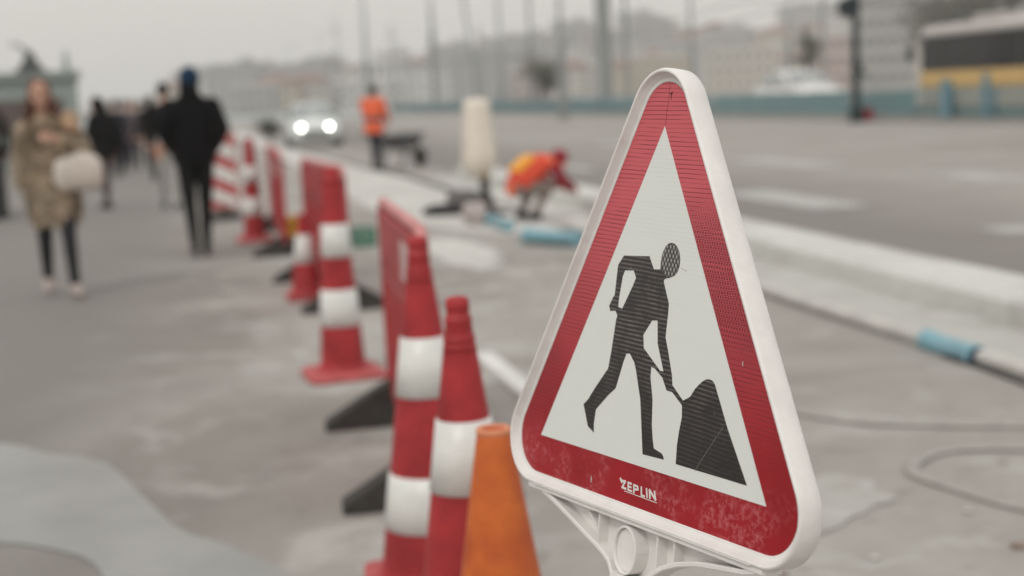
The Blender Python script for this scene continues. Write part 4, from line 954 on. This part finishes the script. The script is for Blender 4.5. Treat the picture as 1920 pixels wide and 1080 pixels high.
# ------------------------------------------------------------------ vehicles
M_glass=mat('dark_glass',(.018,.017,.018),.2,.25); M_tyre=mat('tyre_rubber',(.02,.02,.02),.85); M_rim=mat('rim_metal',(.35,.35,.36),.35,.6,metal=.8)
M_cglass=mat('painted_sky_glass',(.22,.25,.25),.08,.9)  # reflected sky painted in as a grey base colour
def make_car(paint,label,lights_on=False,name='car'):
    t=empty(name,(0,0,0),0,label,'car')   # local +x forward
    W=.88
    sec=[(-2.15,.42,.80,.74),(-2.05,.28,.95,.84),(-1.6,.22,1.00,.88),(-.9,.20,.98,.88),(0,.20,.95,.88),(.8,.20,.93,.88),(1.1,.20,.90,.87),(1.75,.22,.80,.85),(2.08,.26,.68,.78),(2.2,.36,.56,.66)]
    f=MB(); f.loft([[Vector((x,y*w,z)) for y,z in ((-.92,z0),(-1,z0+.10),(-1,z0+(z1-z0)*.6),(-.93,z1-.03),(-.6,z1+.02),(0,z1+.035),(.6,z1+.02),(.93,z1-.03),(1,z0+(z1-z0)*.6),(1,z0+.10),(.92,z0),(0,z0-.01))] for x,z0,z1,w in sec],0,True); 
    body=f.build('body',paint,t)
    f=MB(); f.loft([[Vector((x,y*w,z)) for y,z in ((-1,.92),(-.80,zt-.08),(-.68,zt),(0,zt+.03),(.68,zt),(.80,zt-.08),(1,.92))] for x,zt,w in ((-1.75,1.0,.80),(-1.25,1.36,.82),(-.5,1.44,.83),(.2,1.42,.83),(.55,1.28,.82),(1.15,.97,.80))],0,True)
    f.build('roof',paint,t)
    f=MB(); f.loft([[Vector((x,y,z)) for y in (-w,w)]+[Vector((x-.02,y,z-.02)) for y in (w,-w)] for x,z,w in ((1.10,1.02,.70),(.62,1.28,.62),(.36,1.385,.56))],0,False); f.build('windscreen',M_cglass,t)
    for s_ in (-1,1):
        f=MB(); f.prism([(-1.35,1.0),(-1.15,1.28),(-.5,1.37),(.2,1.35),(.5,1.22),(.82,1.0)],0,.012); M_=Matrix(((1,0,0,0),(0,.30*s_,s_,s_*.845-s_*.30),(0,1,0,0),(0,0,0,1)))
        f.v=[Vector((v.x, s_*(.845-(v.y-1.0)*.42+v.z), v.y)) for v in f.v]; f.build('side_window',M_cglass,t)
        for x in (-1.35,1.35):
            w_=MB(); w_.tube([(x,s_*.70,.32),(x,s_*.72,.32),(x,s_*.88,.32),(x,s_*.90,.32)],[.29,.32,.32,.29],24); wo_=w_.build('wheel',M_tyre,t)
            w_=MB(); w_.tube([(x,s_*.88,.32),(x,s_*.908,.32)],[.20,.17],18); w_.build('rim',M_rim,wo_)
        f=MB(); f.sphere((2.13,s_*.46,.66),(.07,.075,.075),14); f.build('headlight',mat('headlight_glow',(.9,.9,.88),.2,emit=(1,.95,.9),estr=12) if lights_on else mat('headlight_glass',(.6,.6,.6),.2),t)
        f=MB(); f.box((.75,s_*.96,1.0),(.14,.18,.12)); f.build('mirror',paint,t,bevel=.02)
        f=MB(); f.box((-2.12,s_*.62,.74),(.10,.24,.14)); f.build('tail_light',mat('tail_red',(.45,.03,.03),.3),t)
    f=MB(); f.box((2.205,0,.47),(.04,.9,.14)); f.build('grille',M_dark,t)
    return t
M_silver=mat('pale_green_grey_paint',(.62,.66,.64),.35,.5); M_wpaint=mat('white_car_paint',(.68,.68,.66),.3,.5)
car=make_car(M_silver,'pale grey car driving this way with both headlights on',True)
p=at(588,273); place(car,(p.x,p.y,0),SANG+PI-.02)
cw=make_car(M_wpaint,'white car behind the teal railing, right of the apex of the sign')
u0=fu_of(1400); place(cw,st(u0+4.5,fence_v+4.2,0),SANG+PI,sc=1.3)
cw2=make_car(mat('cream_car_paint',(.55,.51,.45),.35),'cream coloured car behind the railing between signal post and bus'); place(cw2,st(fu_of(1655)+3.0,fence_v+7.5,0),SANG)
# bus
M_by=mat('bus_yellow',(.66,.44,.16),.4,.5,noise_amt=.08,scale=1); M_bc=mat('bus_cream',(.50,.44,.36),.45,noise_amt=.08,scale=1); M_broof=mat('bus_roof_grey',(.46,.43,.41),.5)
bus=empty('bus',(0,0,0),0,'yellow and cream city bus with dark windows behind the railing','bus')   # +x = front
BL,BW=12.0,2.5
def bxs(f,x0,x1,y0,y1,z0,z1): f.box(((x0+x1)/2,(y0+y1)/2,(z0+z1)/2),(x1-x0,y1-y0,z1-z0)); return f
bxs(MB(),-BL,0,-BW/2,BW/2,.30,.99).build('lower_body',M_bc,bus,bevel=.06)
bxs(MB(),-BL+.02,-.01,-BW/2-.01,BW/2+.01,.992,1.50).build('yellow_belt',M_by,bus,bevel=.05)
bxs(MB(),-BL+.05,-.06,-BW/2+.03,BW/2-.03,1.502,2.64).build('window_band',M_glass,bus,bevel=.05)
f=MB(); f.loft([[Vector((x,y*BW/2,z)) for y,z in ((-1,2.642),(-1.0,2.76),(-.9,2.93),(-.6,3.0),(.6,3.0),(.9,2.93),(1,2.76),(1,2.642))] for x in (-BL,-.02)],0,False); f.build('roof',M_broof,bus,bevel=.03)
for k in range(1,8):
    for s_ in (-1,1): 
        f=MB(); f.box((-BL*k/8,s_*(BW/2-.025),2.07),(.11,.02,1.12)); f.build('window_pillar',M_rub,bus)
for x in (-1.9,-8.9):
    for s_ in (-1,1):
        f=MB(); f.tube([(x,s_*(BW/2-.28),.48),(x,s_*(BW/2+.015),.48)],.48,24); w_=f.build('wheel',M_tyre,bus); f=MB(); f.tube([(x,s_*(BW/2+.015),.48),(x,s_*(BW/2+.03),.48)],[.26,.22],18); f.build('rim',M_rim,w_)
for s_ in (-1,1):
    f=MB(); f.tube([(-.15,s_*(BW/2),2.62),(.25,s_*(BW/2+.12),2.60),(.36,s_*(BW/2+.14),2.35)],.03,6); f.box((.37,s_*(BW/2+.14),2.10),(.12,.22,.48)); f.build('mirror',M_dark,bus)
    f=MB(); f.sphere((-.02,s_*.95,.72),(.05,.16,.10),10); f.build('headlight',mat('bus_lamp',(.6,.6,.58),.2),bus)
f=MB(); f.box((-3.4,0,3.10),(1.6,1.6,.20)); f.build('roof_unit',M_broof,bus,bevel=.05)
f=MB(); f.box((-2.1,-.7,3.05),(.7,.25,.10)); f.build('roof_marker',M_maroon,bus,bevel=.03)
u0=uv_of(_fv(1712))[0]; place(bus,st(u0+2.6,fence_v+1.6+BW/2,0),SANG)

# ------------------------------------------------------------------ far left: kiosk and stall
p=az_pt(150,40); kd=math.atan2(p.y,p.x)
kk=empty('kiosk',(p.x,p.y,0),kd-PI/2,'flat roofed grey green kiosk behind the woman in fur','kiosk')
M_kio=mat('grey_green_panel',(.29,.335,.32),.6,.3,noise_amt=.08,scale=1)
bxs(MB(),-4.2,0,0,2.6,0,2.45).build('wall',M_kio,kk,bevel=.02)
bxs(MB(),-4.3,.1,-.15,2.7,2.452,2.66).build('roof',M_kio,kk,bevel=.02)
bxs(MB(),-3.9,-.4,-.03,.04,1.0,1.9).build('shutter',mat('brown_boards',(.13,.10,.09),.8,noise_amt=.3,scale=6),kk)
f=MB(); f.lathe([(.10,2.66),(.12,2.72),(.05,2.85),(.09,2.95),(.03,3.15),(.005,3.3)],12,c=(-.25,.3,0)); f.build('finial',M_kio,kk)
p=az_pt(66,37); hk=empty('hooked_lamp',(p.x,p.y,0),kd-PI/2,'dark lamp post with a crescent shaped hook, above the kiosk at the far left','lamp post')
f=MB(); f.lathe([(.10,0),(.06,.3),(.05,2.9)],10); f.tube([(0,0,2.9),(.18,0,2.6),(.28,0,2.62)],.04,6); f.loft([[Vector((x*s_-.0,y,z)) for s_,y in ((-1,-.05),(1,-.05),(1,.05),(-1,.05))] for x,z in ((.42,2.55),(.20,2.8),(.06,3.12))],0,False); f.build('post',mat('faded_dark_iron',(.07,.08,.08),.6),hk)
f=MB(); f.tube([(-.42+.40*math.cos(a),0,2.88+.40*math.sin(a)) for a in [R(-80+i*10) for i in range(19)]],[.010+.035*math.sin(PI*(i+.5)/19.5) for i in range(19)],8); f.build('hook',M_dark,hk)
p=at(18,411); sd_=math.atan2(p.y,p.x)-PI/2
sl=empty('market_stall',(p.x,p.y,0),sd_,'dark wooden stall with a black counter at the left edge','stall')
bxs(MB(),-1.9,0,.5,.55,.0,1.58).build('board_back',mat('dark_brown_boards',(.045,.035,.03),.8,noise_amt=.3,scale=5),sl)
bxs(MB(),-1.95,.06,-.05,.5,.92,1.02).build('counter',M_black,sl,bevel=.01)
bxs(MB(),-1.8,-.02,.02,.45,.02,.90).build('cupboard',mat('dark_cupboard',(.018,.02,.022),.7),sl,bevel=.01)
blob('plastic_bag',at(31,345,0)+Vector((0,0,.55)),(.16,.12,.30),mat('pale_blue_bag',(.30,.42,.50),.5,bump=.3,scale=8,noise_amt=.2),'pale blue plastic bag hanging beside the dark stall','bag',0,8,.012)

# ------------------------------------------------------------------ the far shore: hill, houses, trees
RIDGE=[(-300,2),(0,3),(200,4),(330,6),(400,8),(520,12),(640,15),(760,21),(860,24),(960,29),(1060,33),(1160,35),(1260,40),(1340,37),(1420,33),(1520,35),(1640,36),(1760,31),(1900,26),(2100,26),(2300,26)]
def ridge(px):
    for (a,ha),(b_,hb_) in zip(RIDGE,RIDGE[1:]):
        if a<=px<=b_: t=(px-a)/(b_-a); return ha+(hb_-ha)*t
    return RIDGE[0][1] if px<0 else RIDGE[-1][1]
def hill_z(px,D):
    t=(D-430)/(780-430); t=max(0,min(1,t)); t=t*t*(3-2*t)
    return -1+ (ridge(px)*.86*780/780+1)*t
M_hill=mat('hillside_scrub',(.22,.21,.18),.9,.1,col2=(.13,.13,.105),scale=.03)
rows=[]; cols_=list(range(-400,2401,50))
for D in (425,460,500,540,590,640,700,760,830,920):
    rows.append([az_pt(px,D,hill_z(px,D)*(1 if D<800 else .8)+noise.noise(Vector((px*.02,D*.01,0)))*1.5*(D>430)) for px in cols_])
vs=[p for r in rows for p in r]; n=len(cols_); fs=[(i*n+j,i*n+j+1,(i+1)*n+j+1,(i+1)*n+j) for i in range(len(rows)-1) for j in range(n-1)]
f=MB(); f.add(vs,fs,0,True); tag(f.build('hill',M_hill),kind='structure')
M_water=mat('grey_water',(.10,.13,.13),.25,.5)
sheet('water',[az_pt(-500,130),az_pt(1250,130),az_pt(1250,432),az_pt(-500,432)],.006,M_water)
M_w=[mat('render_%s'%n_,c,.8,noise_amt=.12,scale=.4) for n_,c in (('cream',(.52,.49,.43)),('white',(.62,.61,.58)),('grey',(.36,.36,.35)),('rose',(.44,.34,.31)),('ochre',(.46,.39,.28)))]
M_tile=mat('roof_tiles',(.24,.13,.10),.85,noise_amt=.3,scale=2); M_win=mat('window_dark',(.15,.155,.16),.25,.6)
def house_proto(w_,d_,h_,fl,M,label,hip=True):
    t=empty('house',(0,0,0),0,label,'house','houses on the far hillside')   # front faces -y
    f=MB(); f.box((0,0,h_/2-2),(w_,d_,h_+4)); f.build('wall',M,t)
    f=MB()
    if hip: f.loft([[Vector((x,y,z)) for x,y in ((-a,-b_),(a,-b_),(a,b_),(-a,b_))] for a,b_,z in ((w_/2+.5,d_/2+.5,h_+.002),(w_/2+.5,d_/2+.5,h_+.3),(w_/4,.2,h_+2.6))],0,False)
    else: f.box((0,0,h_+.252),(w_+.5,d_+.5,.5)); f.box((w_*.2,0,h_+1.5),(3,3,2))
    f.build('roof',M_tile if hip else M_w[2],t)
    nx=max(2,int(w_/2.6))
    for k in range(fl):
        for i in range(nx):
            f=MB(); f.box((-w_/2+w_*(i+.5)/nx,-d_/2-.02,h_*(k+.55)/fl),(1.1,.12,1.5)); f.build('window',M_win,t)
    return t
protos=[house_proto(11,10,9,3,M_w[0],'blurred cream tiled house on the far hillside'),house_proto(14,10,12,4,M_w[1],'blurred white flat roofed house on the far hillside',False),
        house_proto(9,9,7,2,M_w[3],'blurred rose tiled house on the far hillside'),house_proto(16,11,15,5,M_w[2],'blurred grey flat roofed block on the far hillside',False),house_proto(12,9,9,3,M_w[4],'blurred ochre tiled house on the far hillside')]
random.seed(11); used=[False]*5; cnt=0
for D in (435,465,500,540,585,630,680,730,775):
    px=340+random.uniform(0,30)
    while px<2050:
        k=random.randrange(5)
        if random.random()<.80:
            if not used[k]: o=protos[k]; used[k]=True
            else: o=copy_tree(protos[k])
            q=az_pt(px,D+random.uniform(-12,12)); q.z=hill_z(px,q.y)
            place(o,q,math.atan2(q.y,q.x)-PI/2+random.uniform(-.5,.5)); cnt+=1
        px+=random.uniform(48,95)*600/D*.8
        if cnt>135: break
for k in range(5):
    if not used[k]:
        q=az_pt(400+k*90,600); q.z=hill_z(400+k*90,600); place(protos[k],q,0)
# the large pale block at the right
def block(px0,px1,D,ytop,M,label,fl,nx,roof=None,name='building'):
    a=az_pt(px0,D); b_=az_pt(px1,D); W=(b_-a).length; k=FOC/D
    H=(horizon_y((px0+px1)/2)-ytop)/k+CAM_H
    t=empty(name,(a+b_)/2,math.atan2((b_-a).y,(b_-a).x),label,'building')
    f=MB(); f.box((0,W*.25,H/2-.5),(W,W*.5,H+1)); f.build('wall',M,t)
    f=MB(); f.box((0,W*.25,H+.45),(W+.5,W*.5+.5,.7)); f.build('cornice',M_w[1],t)
    for i in range(fl):
        for j in range(nx):
            f=MB(); f.box((-W/2+W*(j+.5)/nx,-.03,H*(i+.55)/fl),(W/nx*.42,.14,H/fl*.45)); f.build('window',M_win,t)
        f=MB(); f.box((0,-.06,H*(i+1)/fl-.08 if i<fl-1 else H*i/fl+.3),(W*1.01,.14,.2)); f.build('string_course',M_w[1],t)
    return t
block(1612,1716,205,-70,M_w[2],'large pale grey building with rows of windows, behind the signal post',7,5)
block(1520,1600,260,72,M_w[3],'low rose grey building left of the large grey one',3,4)
block(1330,1460,300,96,M_w[0],'low cream building behind the white car',3,7)
block(1716,1790,240,30,M_w[0],'narrow cream building right of the large grey one, above the bus front',5,3)
block(440,520,330,165,M_w[2],'low grey building beyond the striped board',2,5)
block(640,760,320,158,M_w[1],'low white building behind the standing worker',2,6)
block(960,1040,310,132,M_w[3],'low rose building left of the sign apex',3,4)
block(170,330,260,194,mat('brown_render',(.20,.16,.14),.8,noise_amt=.2,scale=.5),'long low brown building beyond the distant walkers',1,9)
block(1190,1300,330,110,M_w[4],'low ochre building behind the apex of the sign',3,5)
# bare and leafy trees
M_bark=mat('bark',(.07,.06,.05),.9,noise_amt=.3,scale=3); M_leaf=mat('dull_leaves',(.14,.15,.11),.8,.2,noise_amt=.35,scale=1.5)
def tree(loc,H,r,label,leafy=True,seed=1):
    random.seed(seed); t=empty('tree',loc,random.random()*6,label,'tree','trees on the far side of the road')
    f=MB(); f.tube([(0,0,0),(.1,0,H*.25),(0,.1,H*.45),(.05,0,H*.7)],[H*.03,H*.024,H*.018,H*.006],8)
    ends=[]
    for k in range(16 if leafy else 30):
        z=H*random.uniform(.3,.65); a=random.uniform(0,2*PI); L=r*random.uniform(.6,1.05)
        p0=Vector((0,.05,z)); p1=p0+Vector((math.cos(a)*L*.5,math.sin(a)*L*.5,L*.35)); p2=p0+Vector((math.cos(a)*L,math.sin(a)*L,L*random.uniform(.5,1.0)))
        f.tube([p0,p1,p2],[H*.010,H*.006,H*.002],5); ends+=[p1,p2]
        if not leafy:
            for _ in range(6):
                q0=p0.lerp(p2,random.uniform(.3,1)); q1=q0+Vector((random.uniform(-1,1),random.uniform(-1,1),random.uniform(.2,1.2)))*r*.3; f.tube([q0,q1],[H*.003,H*.001],4)
    f.build('trunk',M_bark,t)
    f=MB()
    for _ in range(2600 if leafy else 500):
        c=random.choice(ends)+Vector((random.gauss(0,1),random.gauss(0,1),random.gauss(0,.8)))*r*.24
        s_=r*.07*random.uniform(.6,1.4); u=Vector((random.gauss(0,1),random.gauss(0,1),random.gauss(0,1))).normalized(); v=u.orthogonal().normalized()
        f.add([c-u*s_,c+v*s_*.6,c+u*s_,c-v*s_*.6],[(0,1,2,3)])
    f.build('crown',M_leaf,t); return t
T=[(1512,118,7.6,1.0,True,'small dark leafy tree left of the signal post'),(1015,118,5.0,1.6,True,'small dark shrub like tree between the two footed poles'),
   (1835,120,11,3.4,False,'bare tree rising above the bus roof'),(1893,112,11.5,3.6,False,'second bare tree above the bus roof, nearest the right edge'),(1775,150,12.5,4,False,'bare tree between the buildings and the bus roof'),
   (1752,190,14,4,False,'dull leafy tree behind the front of the bus'),(505,52,.9,.45,True,'dark shrub left of the car with its lights on')]
for i,(px,D,H,r,lf_,lab) in enumerate(T): tree(az_pt(px,D),H,r,lab,lf_,20+i)

# ------------------------------------------------------------------ haze
hb_=MB(); hb_.box((150,420,39),(2400,1300,80.4)); hz_=hb_.build('haze',[]); tag(hz_,kind='stuff')
hz_.data.materials.clear()
M=bpy.data.materials.new('haze'); M.use_nodes=True; n=M.node_tree; n.nodes.clear(); o_=n.nodes.new('ShaderNodeOutputMaterial'); v_=n.nodes.new('ShaderNodeVolumePrincipled')
v_.inputs['Color'].default_value=(.97,.975,.96,1); v_.inputs['Density'].default_value=.0008; v_.inputs['Anisotropy'].default_value=.1
n.links.new(v_.outputs[0],o_.inputs['Volume']); hz_.data.materials.append(M); hz_.display_type='WIRE'
hz_['label']='pale haze over the road and the far shore'
